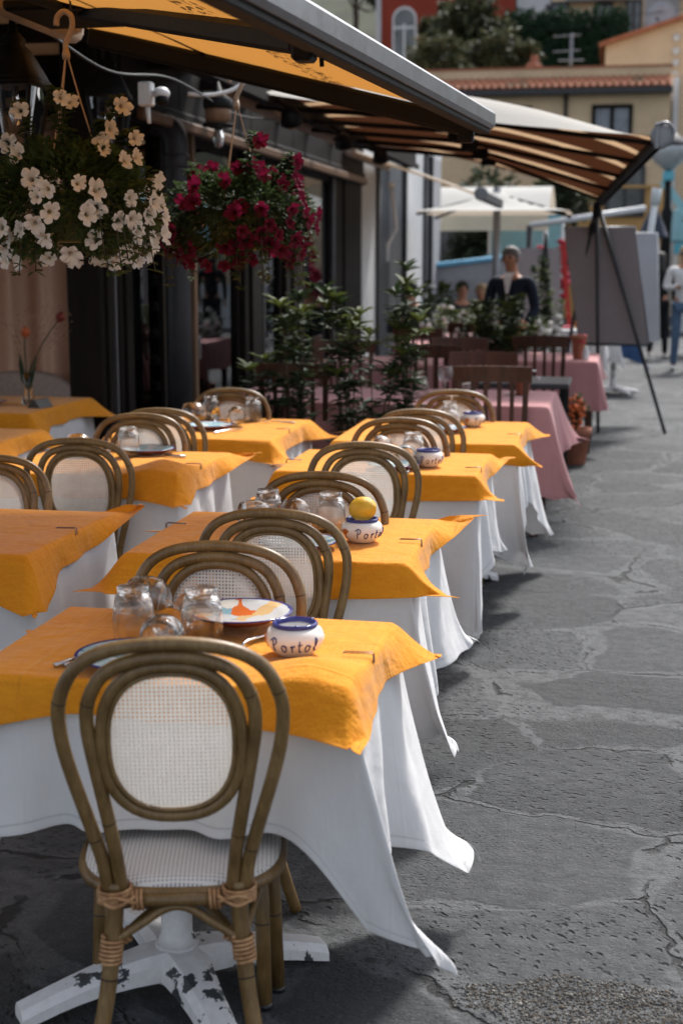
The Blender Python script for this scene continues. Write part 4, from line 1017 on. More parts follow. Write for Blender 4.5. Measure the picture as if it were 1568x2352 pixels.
part('cap', lambda b: b.lathe([(.008, .20), (.03, .14), (.085, .10), (.085, .06), (.078, .05)], 16), M['black'], t); part('band', lambda b: b.lathe([(.072, -.03), (.075, .05), (.072, .055)], 16), M['tanwood'], t)
part('bulb', lambda b: b.lathe([(.02, -.03), (.022, -.06), (.034, -.10), (.034, -.12), (.02, -.155), (.002, -.165)], 14), M['glass'], t); part('flange', lambda b: b.lathe([(.088, -.045), (.09, -.03)], 16), M['black'], t)
for k, (p, s) in enumerate((((-2.14, 9.4, 2.50), .9), ((-2.13, 11.2, 2.49), 1), ((-2.12, 12.9, 2.49), 1))):
    t = thing('spot_lamp', ('first', 'second', 'third')[k] + ' small dark spotlight under the striped awning, counted from the flower baskets', 'lamp', p, group='spotlights under the beam')
    part('shade', lambda b: b.lathe([(.02, .06), (.06, .03), (.075, -.05), (.07, -.05), (.02, .02)], 14, ax=Matrix.Rotation(.5, 3, 'X')), M['black'], t); part('globe', lambda b: b.ball((0, .02, -.05), .036, 12, 8), M['roll'], t)
    part('bracket', lambda b: b.bar((0, 0, .05), (-.12, 0, .12), .02, .02), M['black'], t)
# ------------------------------------------------------------------ hanging petunia baskets
def make_flower_mesh(mat, name):
    b = MB(); n = 40; rad = [(.0025, -.045), (.004, -.03), (.0075, -.013), (.0145, -.002), (.026, .004), (.037, .004)]; vs = []
    for q, (r, z) in enumerate(rad):
        for i in range(n):
            a = 2*math.pi*i/n; lobe = abs(math.cos(2.5*a)); k = q/(len(rad)-1)
            rr = r*(1 - .34*k*k*(1-lobe)**2.5 + .07*k*math.sin(a*2+1) + .03*k*math.sin(a*9)); zz = z + k*k*(.0035*math.sin(a*7+.6) + .003*math.sin(a*11) - .004*(1-lobe)) 
            vs.append((rr*math.cos(a), rr*math.sin(a), zz))
    b.add(vs, [(q*n+i, q*n+(i+1) % n, (q+1)*n+(i+1) % n, (q+1)*n+i) for q in range(len(rad)-1) for i in range(n)], True)
    me = b.build(name, mat); return me
def basket(loc, label, mat, lm, seed, nfl, rad, low, top, gap, spots=None, sprigs=5, fscale=1.0, extra=()):
    rg = random.Random(seed); t = thing('hanging_basket', label, 'flower basket', loc)
    part('pot', lambda b: b.lathe([(.09, -.14), (.105, -.13), (.135, .0), (.145, .005), (.145, .02), (.13, .02), (.125, .0), (.01, -.01)], 28), M['greenpot'], t)
    H = top
    def f(b):
        P = [(.0, 0, H), (.0, 0, H+.035), (.012, 0, H+.06), (.024, 0, H+.09), (.020, 0, H+.122), (-.004, 0, H+.135), (-.026, 0, H+.12), (-.031, 0, H+.092)]
        b.tube(catmull(P, 6), [.0095]*43, 10); b.lathe([(.012, H-.015), (.014, H), (.009, H+.02)], 10)
    h = part('hook', f, M['hook'], t)
    for a in (.3, 2.4, 4.5):
        part('cord', lambda b: b.tube(catmull([(.004*math.cos(a), .004*math.sin(a), H-.005), (.05*math.cos(a), .05*math.sin(a), H*.62), (.132*math.cos(a), .132*math.sin(a), .015)], 5), .0028, 6), M['hook'], t)
    part('wire', lambda b: b.tube(catmull([(.008, 0, H+.105), (.02, 0, H+.16), (.0, 0, H+.30)], 5), .004, 6), M['blackpl'], t)
    stems = []; L = MB(); S = MB()
    def shell(k=None):
        while True:
            d = Vector((rg.gauss(0, 1), rg.gauss(0, 1), rg.gauss(0, 1))).normalized()
            if d.z > -.75: break
        k = k if k else rg.uniform(.35, 1)**.5
        return Vector((d.x*rad, d.y*rad*.95, d.z*(low if d.z < 0 else .19)))*k, d
    for _ in range(5200):
        p, d = shell(); r = noise.noise(p*9+Vector((seed, 0, 0)))
        if r < -.22: continue
        dd = (d + Vector((rg.uniform(-.7, .7), rg.uniform(-.7, .7), rg.uniform(-.4, .6)))).normalized()
        L.leaf(p, dd, (rg.uniform(-.4, .4), rg.uniform(-.4, .4), 1), rg.uniform(.022, .042), rg.uniform(.010, .019))
    sites = []
    for k in range(sprigs + len(extra)):
        if k < len(extra): a, hgt, out, dy = extra[k]
        else: a, hgt, out, dy = rg.uniform(0, 6.28), rg.uniform(.16, .30), rg.uniform(.08, .30), 0
        P = catmull([(math.cos(a)*.1, math.sin(a)*.1, .05), (math.cos(a)*out*.75, math.sin(a)*out*.75, .05+hgt*.55), (math.cos(a)*out, math.sin(a)*out, .05+hgt)], 9)
        S.tube(P, .0025, 5); sites.append((P[-1], Vector((math.cos(a), math.sin(a)-.6, .5)))); sites.append((P[-2]+Vector((.02, -.01, -.02)), Vector((math.cos(a)*.5+.6, -.9, .1))))
        for p in P[2:]:
            for _ in range(6):
                a2 = rg.uniform(0, 6.28); L.leaf(p, (math.cos(a2), math.sin(a2), rg.uniform(-.2, .7)), (0, 0, 1), rg.uniform(.028, .048), .017)
    for k in range(26):
        a = rg.uniform(0, 6.28); out = rad*rg.uniform(.8, 1.1); dr = rg.uniform(.4, 1.15)*low
        P = catmull([(math.cos(a)*.12, math.sin(a)*.12, .03), (math.cos(a)*out*.8, math.sin(a)*out*.8, .0), (math.cos(a)*out, math.sin(a)*out, -dr)], 6)
        S.tube(P, .0022, 4)
        for p in P[3:]:
            for _ in range(5):
                a2 = rg.uniform(0, 6.28); L.leaf(p, (math.cos(a2), math.sin(a2), rg.uniform(-.5, .4)), (0, 0, 1), rg.uniform(.022, .038), .015)
    L.build('foliage', M[lm], t); S.build('stem', M['stem'], t)
    proto = None; n = 0; taken = []; tries = 0
    while n < nfl and tries < 6000:
        tries += 1
        if sites: p, d = sites.pop()
        else:
            p, d = shell(rg.uniform(.94, 1.08)); 
            w = (.20 if p.z > .03 else 1.0) * (1.0 if d.y < .25 else .3) * (1.0 if d.x > 0 or p.z < -.06 else .45)
            if rg.random() > w: continue
            d = Vector((d.x*1.5 + rg.uniform(-.6, .6), d.y*.8 - .28 + rg.uniform(-.35, .35), d.z*.4 + rg.uniform(-.4, .3)))
        if any((p-q).length < gap for q in taken): continue
        taken.append(p); d = Vector(d).normalized(); s = fscale*rg.uniform(.74, 1.1)
        if proto is None: o = proto = make_flower_mesh(mat, 'flower')
        else: o = proto.copy(); col.objects.link(o)
        o.parent = t; o.location = p + d*.018; o.scale = (s, s*rg.uniform(.86, 1.0), s); o.rotation_euler = (d.to_track_quat('Z', 'Y').to_matrix() @ Matrix.Rotation(rg.uniform(0, 6), 3, 'Z')).to_euler(); n += 1
    return t
basket((-1.80, 4.6, 1.775), 'hanging basket of white petunias at the upper left', M['petw'], 'leaf', 4, 84, .30, .265, .465, .042, sprigs=3, fscale=.95, extra=((3.4, .26, .17, 0), (.1, .20, .12, 0), (.15, .17, .20, 0), (3.0, .16, .25, 0)))
basket((-1.545, 5.8, 1.755), 'hanging basket of crimson petunias beside the white ones', M['petr'], 'leaf2', 9, 96, .31, .25, .44, .038, sprigs=4, extra=((.4, .14, .12, 0), (.2, .12, .22, 0), (3.1, .13, .2, 0)))
# ------------------------------------------------------------------ shrubs, pink tables, wooden chairs
def shrub(name, loc, label, hgt, stems, spread, rg, lf=.085, mats=('olive', 'olive_y'), step=.045, per=5, group=None, pot=True, bare=.0, wid=.02, young=.25, fl=None, potm='terracotta', potr=.14):
    t = thing(name, label, 'plant', loc, group=group); S = MB(); L = MB()
    z0 = .26 if pot else .0
    if pot:
        part('pot', lambda b: b.lathe([(potr*.68, 0), (potr*.72, .01), (potr*.93, z0*.8), (potr, z0*.82), (potr*1.02, z0), (potr*.9, z0), (potr*.88, z0*.9), (.01, z0*.88)], 24), M[potm], t)
    pts = []
    for k in range(stems):
        a = rg.uniform(0, 6.28); o = spread*rg.uniform(.3, 1); h = hgt*rg.uniform(.72, 1.0) if k else hgt
        P = catmull([(math.cos(a)*.03, math.sin(a)*.03, z0*.85), (math.cos(a)*o*.45, math.sin(a)*o*.45, z0+(h-z0)*.5), (math.cos(a)*o + rg.uniform(-.03, .03), math.sin(a)*o, h)], 10)
        S.tube(P, [.006-.004*i/(len(P)-1) for i in range(len(P))], 5)
        n = max(4, int((h-z0)/step))
        for i in range(n+1):
            q = i/n
            if q < bare: continue
            p = P[min(len(P)-1, int(q*(len(P)-1)))]; dens = per if q > .85 else (per*.7 if rg.random() > .18 else 1)
            L.m = 1 if q > 1-young and rg.random() < .6 else 0
            a0 = rg.uniform(0, 6.28)
            for m_ in range(int(dens)):
                a2 = a0 + m_*6.28/max(1, int(dens)) + rg.uniform(-.4, .4); el = rg.uniform(-.1, .55) + (.5 if q > .93 else 0)
                L.leaf(p + Vector((0, 0, rg.uniform(-.015, .015))), (math.cos(a2), math.sin(a2), el), (0, 0, 1), lf*rg.uniform(.65, 1.2), wid*rg.uniform(.8, 1.3))
            if fl and rg.random() < fl[1]: pts.append(p + Vector((rg.uniform(-.04, .04), rg.uniform(-.05, .02), rg.uniform(-.01, .03))))
    S.build('stem', M['stem'], t); L.build('foliage', [M[m_] for m_ in mats], t)
    if fl:
        b = MB()
        for p in pts:
            for k in range(3): b.ball(p + Vector((rg.uniform(-.02, .02), rg.uniform(-.02, .02), rg.uniform(-.01, .015))), fl[2]*rg.uniform(.7, 1.1), 6, 4, (1, 1, .8), .2, rg)
        b.build('blossoms', M[fl[0]], t)
    return t
rg = random.Random(21)
GS = 'potted shrubs between the orange and the pink tables'
for k, (x, y, h, lab) in enumerate(((-1.93, 8.0, 1.18, 'leafy potted shrub leftmost in the row between orange and pink tables, below the red basket'), (-1.72, 7.75, 1.30, 'potted shrub second from the left in the row in front of the pink tables'),
        (-1.47, 7.85, 1.33, 'potted shrub in the middle of the row in front of the pink tables'), (-1.31, 7.75, 1.15, 'shorter potted shrub just left of the tallest one'), (-1.14, 7.9, 1.46, 'tallest potted shrub, at the right end of the row, with yellowish young leaves'))):
    shrub('potted_shrub', (x, y, 0), lab, h + .06, 6, .18, rg, .105, group=GS, per=9, step=.075, wid=.031, young=.2 if k == 4 else .1)
b = MB(); b.box((-1.55, 7.86, .13), (1.25, .34, .26), None, .01); 
shrub('potted_shrub', (-4.2, 14.6, 0), 'dark pot plant inside the restaurant, seen through the glass door', 1.32, 12, .3, rg, .11, per=8, step=.08, wid=.04, group='plants inside')
shrub('potted_shrub', (-4.0, 16.0, 0), 'dark pot plant inside the restaurant, seen through the far window', 1.36, 12, .3, rg, .11, per=8, step=.08, wid=.04, group='plants inside')
# pink tables
drape('pink_tablecloth', (-1.33, 8.58), .76, .96, .48, (.35, .36, .42, .3), {(1,-1): (.22, .0, -.57), (1,1): (.25, -.10, -.30), (-1,-1): (-.1, -.05, -.5)}, M['pink'], 'pink tablecloth with a long hanging corner on the nearer pink table', 'tablecloth', 'pink tablecloths', seed=71, fold=.022, flare=.1, blunt=.75, reach=.4)
drape('pink_tablecloth', (-.75, 12.3), .76, .60, .52, (.35, .22, .36, .3), {(1,-1): (.13, -.06, -.42), (1,1): (.10, -.1, -.22)}, M['pink'], 'pink tablecloth on the farther pink table by the easel', 'tablecloth', 'pink tablecloths', seed=72, fold=.02, flare=.1, blunt=.75, reach=.35)
drape('pink_tablecloth', (-1.9, 11.6), .76, .5, .45, (.3, .3, .35, .3), {}, M['pink'], 'pink tablecloth deep in the row beside the restaurant windows', 'tablecloth', 'pink tablecloths', seed=73)
drape('pink_tablecloth', (-1.55, 14.2), .76, .55, .5, (.3, .3, .35, .3), {}, M['pink'], 'pale pink tablecloth on the last table before the waiter', 'tablecloth', 'pink tablecloths', seed=74)
for (x, y, hx, hy, lab) in ((-1.33, 8.58, .95, .47, 'table under the nearer pink cloth'), (-.75, 12.3, .59, .51, 'table under the farther pink cloth by the easel'), (-1.9, 11.6, .49, .44, 'table under the pink cloth beside the restaurant windows'), (-1.55, 14.2, .54, .49, 'table under the last pink cloth before the waiter')):
    t = thing('wooden_table', lab, 'table', (x, y, 0), group='tables under the pink cloths')
    part('tabletop', lambda b: b.box((0, 0, .742), (hx*2, hy*2, .03)), M['wood'], t)
    for sx in (-1, 1):
        for sy in (-1, 1): part('leg', lambda b: b.box((sx*(hx-.05), sy*(hy-.05), .364), (.05, .05, .726)), M['wood'], t)
t = thing('bare_table', 'bare dark table with black metal legs between the two pink tables', 'table', (-.63, 9.98, 0))
part('tabletop', lambda b: b.box((0, 0, .735), (.66, .62, .035), None, .006), plain('slate_top', (.045, .046, .05), .4, .2, 6), t)
for sx in (-1, 1):
    for sy in (-1, 1): part('leg', lambda b: b.box((sx*.29, sy*.27, .358), (.045, .045, .716)), M['black'], t)
WC = make_wood_chair(M['wood'], 'wooden_chair'); WR = make_wood_chair(M['redwood'], 'wooden_chair'); GW = 'wooden slat-back chairs at the pink tables'
def wchair(p, proto, bx, by, face, label, s=1.06, first=[]):
    a = R(face); loc = (bx - math.sin(a)*.27, by + math.cos(a)*.27, 0)
    if proto.name in first: dup(proto, loc, a, label, GW, scale=(.93, .95, s))
    else: first.append(proto.name); proto.location = loc; proto.rotation_euler = (0, 0, a); proto['label'] = label; proto['group'] = GW; proto.scale = (.93, .95, s)
wchair(0, WC, -.672, 8.0, 2, 'dark wooden slat-back chair nearest the camera, in front of the nearer pink table')
wchair(0, WR, -.84, 9.25, 182, 'reddish wooden chair facing the camera just behind the nearest slat-back chair')
wchair(0, WC, -1.262, 9.9, 0, 'dark wooden chair in the middle, left of the reddish one, seen from behind')
wchair(0, WC, -.585, 11.3, 2, 'dark slat-back chair in front of the farther pink table, left of the easel')
wchair(0, WC, -1.82, 8.02, 6, 'wooden chair behind the leftmost shrubs, its back to the camera')
wchair(0, WR, -1.957, 10.4, 183, 'reddish wooden chair half hidden by the shrubs near the restaurant windows')
wchair(0, WR, -1.17, 10.9, 180, 'reddish wooden chair facing the camera behind the dark middle chair')
wchair(0, WC, -1.70, 12.4, 0, 'dark wooden chair at the back, left of centre behind the shrubs')
wchair(0, WC, -2.30, 11.0, 95, 'wooden chair turned sideways beside the window table')
wchair(0, WC, -1.35, 13.5, 0, 'farthest dark wooden chair, before the last pink table')
# small things on the pink tables
for k, (x, y, lab) in enumerate(((-1.15, 8.55, 'left of the slat-back chair'), (-1.02, 8.7, 'seen through the slats'), (-.86, 8.5, 'behind the middle slats'), (-.62, 8.75, 'beside the small flower pot'), (-1.62, 8.6, 'behind the shrubs'))):
    put(GO if k % 2 else TU, (x, y, .765 if k % 2 == 0 else .765), ('wine glass' if k % 2 else 'tumbler') + ' on the nearer pink table ' + lab, 'glasses on the pink table', rz=k)
for k, (x, y) in enumerate(((-1.25, 14.0), (-1.4, 14.1), (-1.1, 14.2), (-1.6, 13.95))):
    put(GO, (x, y, .765), ('first', 'second', 'third', 'fourth')[k] + ' wine glass on the last pink table before the waiter', 'glasses on the last pink table')
shrub('flower_pot', (-.55, 8.72, .765), 'small terracotta pot with pale flowers on the nearer pink table', .20, 6, .05, rg, .035, pot=True, per=5, step=.02, wid=.018, fl=('whitefl', .5, .013), potr=.055).scale = (1, 1, .62)
shrub('flower_pot', (-.30, 12.0, .765), 'small pot with red flowers on the farther pink table', .24, 6, .05, rg, .035, per=5, step=.02, wid=.018, fl=('redfl', .5, .014), potr=.065).scale = (1, 1, .75)
b = MB(); b.lathe([(.026, 0), (.028, .01), (.028, .07), (.012, .095), (.012, .115)], 14); b.build('bottle', M['whitepl'], None, 'small white bottle on the corner of the farther pink table', 'bottle', loc=(-.24, 11.88, .765))
shrub('potted_flowers', (-.30, 11.2, 0), 'terracotta planter with orange flowers on the ground beside the pink tables', .48, 14, .12, rg, .04, per=6, step=.03, wid=.026, fl=('orangefl', .55, .017), potr=.155).scale = (.88, .88, 1.08)
shrub('potted_shrub', (-.98, 12.75, 0), 'large dark bush in the middle before the waiter', 1.24, 30, .34, rg, .075, per=9, step=.05, wid=.034, young=.3, group='background bushes')
shrub('potted_shrub', (-.66, 14.6, 0), 'bush right of the waiter with pale new leaves', 1.56, 9, .18, rg, .075, per=8, step=.06, wid=.034, young=.5, bare=.3, group='background bushes')
for k, (x, y, h, lab) in enumerate(((-1.75, 14.8, 1.15, 'white flowering bush left of the waiter'), (-.72, 14.0, 1.02, 'white flowering bush in front of the white table'), (-1.55, 13.6, 1.1, 'green bush left behind the pink tables'), (-2.0, 16.2, 1.3, 'dark bush by the white house'))):
    shrub('potted_shrub', (x, y, 0), lab, h, 18, .30, rg, .065, per=7, step=.05, wid=.034, fl=('whitefl', .6 if k < 2 else .12, .034), group='background bushes')
# ------------------------------------------------------------------ easel and boards
t = thing('easel', 'tall dark tripod easel holding a grey board', 'easel', (-.21, 13.3, 0))
top = Vector((0, 0, 2.05))
for e, w in (((.68, 0, 0), .026), ((.075, .0, 0), .026), ((-.36, .45, 0), .026)): part('leg', lambda b: b.tube([top + Vector(e)*.02, Vector(e)], [w*.75, w*.6], 8), M['greypipe'], t)
part('head', lambda b: (b.box((0, 0, 2.02), (.07, .06, .12), None, .008), b.box((-.03, .02, 1.86), (.07, .05, .09), None, .01)), M['black'], t)
part('rest', lambda b: b.box((.17, .26, .80), (.66, .06, .03)), M['black'], t)
def board(name, label, c0, e, up, th, mat, edge, grp=None):
    t = thing(name, label, 'board', c0, group=grp); e = Vector(e); up = Vector(up); n = e.cross(up).normalized()
    def f(b):
        P = [Vector((0,0,0)), e, e+up, up]; b.add([p for p in P] + [p + n*th for p in P], [(3,2,1,0), (4,5,6,7), (0,1,5,4), (1,2,6,5), (2,3,7,6), (3,0,4,7)])
    part('panel', f, mat, t)
    def f(b):
        for p, q in (((0,0,0), e), (e, e+up), (e+up, up), (up, (0,0,0))): b.tube([Vector(p)+n*th/2, Vector(q)+n*th/2], th*.62, 6)
    part('frame', f, edge, t); return t
gb = plain('grey_board', (.27, .245, .25), .8, .06, 3, .2)
board('display_board', 'large blank grey board leaning on the tripod easel', (-.335, 13.5, .815), (.63, -.10, 0), (-.16, -.10, 1.05), .012, gb, M['alu'])
board('display_board', 'pale blank board standing behind the grey board on the easel', (-.10, 14.4, .78), (.52, .1, 0), (-.06, .02, 1.05), .012, plain('pale_board', (.40, .41, .44), .8, .06, 3, .2), M['whitepl'])
t = thing('sign_stand', 'grey folding sign with a red edge behind the bushes', 'sign', (-.60, 16.2, 0))
part('panel', lambda b: (b.bar((-.28, 0, .3), (-.28, .02, 1.70), .50, .015, (0,1,0)),), gb, t)
part('red_edge', lambda b: b.bar((.115, -.02, .55), (-.015, .0, 1.74), .05, .03, (0,1,0)), plain('red_paint', (.34, .015, .012), .5), t)
part('leg', lambda b: (b.tube([(-.2, -.02, 1.86), (-.34, -.04, 0)], .014, 6), b.tube([(-.2, -.02, 1.86), (-.06, -.04, .0)], .014, 6)), M['black'], t)
# tables beyond
drape('white_tablecloth', (-.50, 15.3), .86, .38, .35, (.3, .3, .4, .3), {}, M['white'], 'white tablecloth on the table behind the white flowering bush', 'tablecloth', 'background cloths', seed=81)
t = make_table(.37, .34); t.location = (-.50, 15.3, 0); t.scale = (1, 1, 1.12); t['label'] = 'table under the white cloth behind the white flowering bush'
drape('blue_tablecloth', (-.02, 17.3), .60, .30, .30, (.2, .15, .14, .2), {(1,-1): (.12, -.05, -.3)}, M['bluecloth'], 'blue cloth over the low table beyond the easel', 'tablecloth', 'background cloths', seed=82)
drape('white_tablecloth', (-.16, 17.28), .606, .2, .31, (.15, .02, .22, .2), {(-1,-1): (-.1, -.05, -.3)}, M['white'], 'white cloth laid across the blue one beyond the easel', 'tablecloth', 'background cloths', seed=83)
t = make_table(.29, .29); t.location = (-.02, 17.3, 0); t.scale = (1, 1, .78); t['label'] = 'low table under the blue and white cloths beyond the easel'
b = MB(); b.lathe([(.03, 0), (.045, .12), (.048, .13)], 16); b.build('cup', plain('yellow_plastic', (.62, .30, .02), .4), None, 'yellow cup on the white table by the red-edged sign', 'cup', loc=(-.40, 15.2, .866))
b = MB(); b.box((0, 0, .012), (.22, .16, .024), None, .004); b.build('napkin_stack', plain('pink_paper', (.45, .06, .10), .8), None, 'pink folded napkins on the white table by the yellow cup', 'napkin', loc=(-.56, 15.2, .866))
# ------------------------------------------------------------------ people
def skin(name, verts, edges, radii, mat, parent, sub=2):
    me = bpy.data.meshes.new(name); me.from_pydata([tuple(v) for v in verts], edges, [])
    o = bpy.data.objects.new(name, me); col.objects.link(o)
    s = o.modifiers.new('s', 'SKIN'); s.use_smooth_shade = True
    for i, r in enumerate(radii):
        q = me.skin_vertices[0].data[i]; q.radius = r if isinstance(r, tuple) else (r, r); q.use_root = (i == 0)
    u = o.modifiers.new('u', 'SUBSURF'); u.levels = u.render_levels = sub
    dg = bpy.context.evaluated_depsgraph_get(); m2 = bpy.data.meshes.new_from_object(o.evaluated_get(dg)); m2.name = name
    bpy.data.objects.remove(o); o = bpy.data.objects.new(name, m2); m2.materials.clear(); m2.materials.append(mat); col.objects.link(o); o.parent = parent
    for p in m2.polygons: p.use_smooth = True
    return o
SK = plain('skin', (.42, .20, .12), .55, .06, 12); HAIRK = plain('dark_hair', (.012, .010, .009), .6, .3, 60); HAIRG = plain('grey_hair', (.17, .165, .165), .7, .2, 60); HAIRB = plain('blond_hair', (.38, .27, .15), .6, .2, 60)
def person(label, loc, rz, h, topc, legc, hair, arms, legs=None, shoe=(.02, .02, .02), shirt=None, longhair=False, glasses=False, sit=False, slim=1.0, bag=None, tilt=0.0):
    """arms: per side (elbow, hand) offsets from the shoulder; legs: per side (knee, foot) from the hip"""
    t = thing('person', label, 'person', loc, rz); k = h/1.75; V_ = lambda *p: Vector(p)*k
    hz = .90 if not sit else .46
    hip, belly, chest, neck0, neck1, headc, headt = V_(0,0,hz), V_(0,.0,hz+.17), V_(0,.01,hz+.40), V_(0,.0,hz+.54), V_(0,-.01,hz+.60), V_(0,-.03+tilt*.5,hz+.695), V_(0,-.02+tilt,hz+.755)
    sh = [V_(s*.185*slim,0,hz+.50) for s in (-1, 1)]; hp = [V_(s*.095,0,hz-.02) for s in (-1, 1)]
    legs = legs or [((s*.01, -.01, -.42), (s*.015, .02, -.83)) for s in (-1, 1)]
    vs = [hip, belly, chest, neck0, neck1, headc, headt]; ed = [(0,1),(1,2),(2,3),(3,4),(4,5),(5,6)]; rr = [(.125*k,.09*k),(.115*k,.085*k),(.13*k,.095*k),.062*k,.052*k,(.076*k,.09*k),(.062*k,.07*k)]
    A = []; Lg = []
    for i, s in enumerate((-1, 1)):
        e = sh[i] + V_(*arms[i][0]); w = sh[i] + V_(*arms[i][1]); b0 = len(vs)
        d = (w-e).normalized(); palm = w + d*.045*k
        vs += [sh[i], e, w, palm]; rr += [.052*k, .038*k, .024*k, (.030*k, .018*k)]; ed += [(2, b0), (b0, b0+1), (b0+1, b0+2), (b0+2, b0+3)]
        side = d.cross(Vector((0, 1, .3))).normalized()
        for f_ in range(5):
            c = len(vs); off = side*((f_-1.5)*.014*k); st = palm + off*.8 if f_ < 4 else w + side*-.022*k
            ln = (.055, .064, .06, .048, .05)[f_]*k; dd = d if f_ < 4 else (d - side*.8).normalized()
            vs += [st + dd*ln*.55, st + dd*ln + Vector((0, -.012*k, -.006*k))]; rr += [.0085*k, .0075*k]; ed += [(b0+3 if f_ < 4 else b0+2, c), (c, c+1)]
        A.append((sh[i], e, w))
        kn = hp[i] + V_(*legs[i][0]); ft = hp[i] + V_(*legs[i][1]); c = len(vs)
        vs += [hp[i], kn, ft]; rr += [.075*k, .052*k, .036*k]; ed += [(0, c), (c, c+1), (c+1, c+2)]; Lg.append((hp[i], kn, ft))
    body = skin('body', vs, ed, rr, SK, t)
    part('nose', lambda b: b.ball(headc + V_(0, -.092, .0), .014*k, 8, 6, (.8, 1.1, 1.3)), SK, body)
    dk = M['black']
    for s in (-1, 1):
        part('eye', lambda b: b.ball(headc + V_(s*.030, -.083, .018), .012*k, 8, 5, (1.3, .6, .7)), dk, body)
        part('brow', lambda b: b.ball(headc + V_(s*.032, -.084, .036), .016*k, 8, 5, (1.4, .5, .35)), hair, body)
        part('ear', lambda b: b.ball(headc + V_(s*.078, 0, .005), .022*k, 8, 6, (.45, .8, 1.3)), SK, body)
    part('mouth', lambda b: b.ball(headc + V_(0, -.083, -.042), .016*k, 8, 5, (1.3, .5, .35)), plain('lips', (.26, .09, .08), .5), body)
    m1 = plain('garment', topc, .85, .12, 14, .2, 0, .3); m2 = plain('trousers', legc, .85, .15, 14, .2, 0, .3)
    e = .012*k
    tv = [hip - V_(0,0,.03), belly, chest, neck0 - V_(0, 0, .008)]; te = [(0,1),(1,2),(2,3)]; tr = [(.145*k,.108*k),(.128*k,.10*k),(.15*k,.115*k),.088*k]
    for (a, bb, c) in A:
        i = len(tv); tv += [a, bb, c - (c-bb).normalized()*.01]; te += [(2, i), (i, i+1), (i+1, i+2)]; tr += [.068*k, .052*k, .038*k]
    skin('top', tv, te, tr, m1, t)
    tv = [hip + V_(0,0,.04)]; te = []; tr = [(.132*k, .10*k)]
    for (a, bb, c) in Lg:
        i = len(tv); tv += [a, bb, c + V_(0,0,.02)]; te += [(0, i), (i, i+1), (i+1, i+2)]; tr += [.088*k, .063*k, .05*k]
    skin('trousers', tv, te, tr, m2, t)
    sm = plain('shoe', shoe, .6, .1, 14)
    for (a, bb, c) in Lg: part('shoe', lambda b: (b.ball(Vector((c.x, c.y-.05*k, max(.035*k, c.z-.01*k))), .05*k, 12, 8, (.85, 2.3, .75)),), sm, t)
    def f(b):
        cc = headc + V_(0, .02, .035)
        b.ball(cc, .098*k, 16, 10, (.92, 1.02, .98)); n0 = len(b.v) - 16*11
        for i in range(n0, len(b.v)):
            p = b.v[i]
            if p.y < headc.y - .045*k and p.z < headc.z + .065*k: b.v[i] = Vector((p.x*.8, headc.y - .03*k, max(p.z, headc.z+.0)))
            if p.z < headc.z - .03*k: b.v[i] = Vector((p.x*.86, p.y, p.z))
        if longhair: b.tube(catmull([headc + V_(0, .05, .03), headc + V_(0, .075, -.10), headc + V_(.0, .085, -.30)], 5), [.085*k]*5 + [.10*k]*3 + [.08*k, .065*k, .03*k], 12)
    part('hair', f, hair, t)
    if glasses: part('sunglasses', lambda b: (b.box(headc + V_(0, -.088, .018), (.125*k, .02*k, .038*k), None, .008)), M['blackpl'], t)
    if shirt:
        part('shirt_front', lambda b: b.add([V_(-.045, -.117, hz+.535), V_(.045, -.117, hz+.535), V_(0, -.132, hz+.30), V_(-.06, -.07, hz+.575), V_(.06, -.07, hz+.575)], [(0,2,1), (3,0,1,4)]), plain('shirt', shirt, .8), t)
    return t
dn = [((-.05, .02, -.27), (-.04, -.06, -.50)), ((.05, .02, -.27), (.04, -.06, -.50))]
person('grey-haired waiter in a dark suit standing behind the bushes', (-.99, 13.75, 0), R(-16), 1.73, (.012, .018, .032), (.012, .014, .02), HAIRG, [((-.06, .0, -.27), (-.02, -.16, -.42)), ((.06, .0, -.27), (.02, -.16, -.42))], shirt=(.75, .75, .78), tilt=-.05)
person('person in sunglasses, white top and blue jeans looking at a phone at the right edge', (.93, 21.0, 0), R(-5), 1.80, (.72, .71, .70), (.09, .14, .22), HAIRB, [((-.07, .03, -.26), (.10, -.22, -.24)), ((.07, .03, -.26), (-.03, -.24, -.20))], legs=[((0, -.03, -.42), (-.02, .03, -.83)), ((.0, -.08, -.41), (.03, -.16, -.83))], shoe=(.6, .58, .56), glasses=True)
b = MB(); b.box((0, 0, 0), (.075, .012, .15), None, .004); b.build('phone', M['blackpl'], None, 'dark phone held by the person in the white top', 'phone', loc=(.955, 20.72, 1.26), rot=(R(-35), 0, 0))
person('person with long dark hair, all in black, walking away behind the boards', (.66, 23.6, 0), R(170), 1.72, (.010, .010, .012), (.012, .012, .014), HAIRK, dn, legs=[((0, -.06, -.42), (-.02, -.04, -.83)), ((.0, .02, -.42), (.02, .16, -.80))], shoe=(.55, .53, .5), longhair=True)
sitl = [((-.02, -.42, -.02), (-.02, -.42, -.43)), ((.02, -.42, -.02), (.02, -.42, -.43))]; sa = [((-.06, -.06, -.27), (.02, -.28, -.28)), ((.06, -.06, -.27), (-.02, -.28, -.28))]
person('seated diner in a dark top, second from the grey post', (-2.02, 19.0, 0), R(20), 1.78, (.03, .03, .035), (.03, .03, .04), HAIRK, sa, legs=sitl, sit=True)
person('seated diner in a pale top next to the grey post', (-1.78, 19.3, 0), R(-25), 1.72, (.30, .27, .25), (.03, .03, .04), HAIRB, sa, legs=sitl, sit=True)
person('dark-haired diner seen from behind by the white house', (-2.50, 17.6, 0), R(200), 1.80, (.02, .02, .022), (.03, .03, .04), HAIRK, sa, legs=sitl, sit=True)
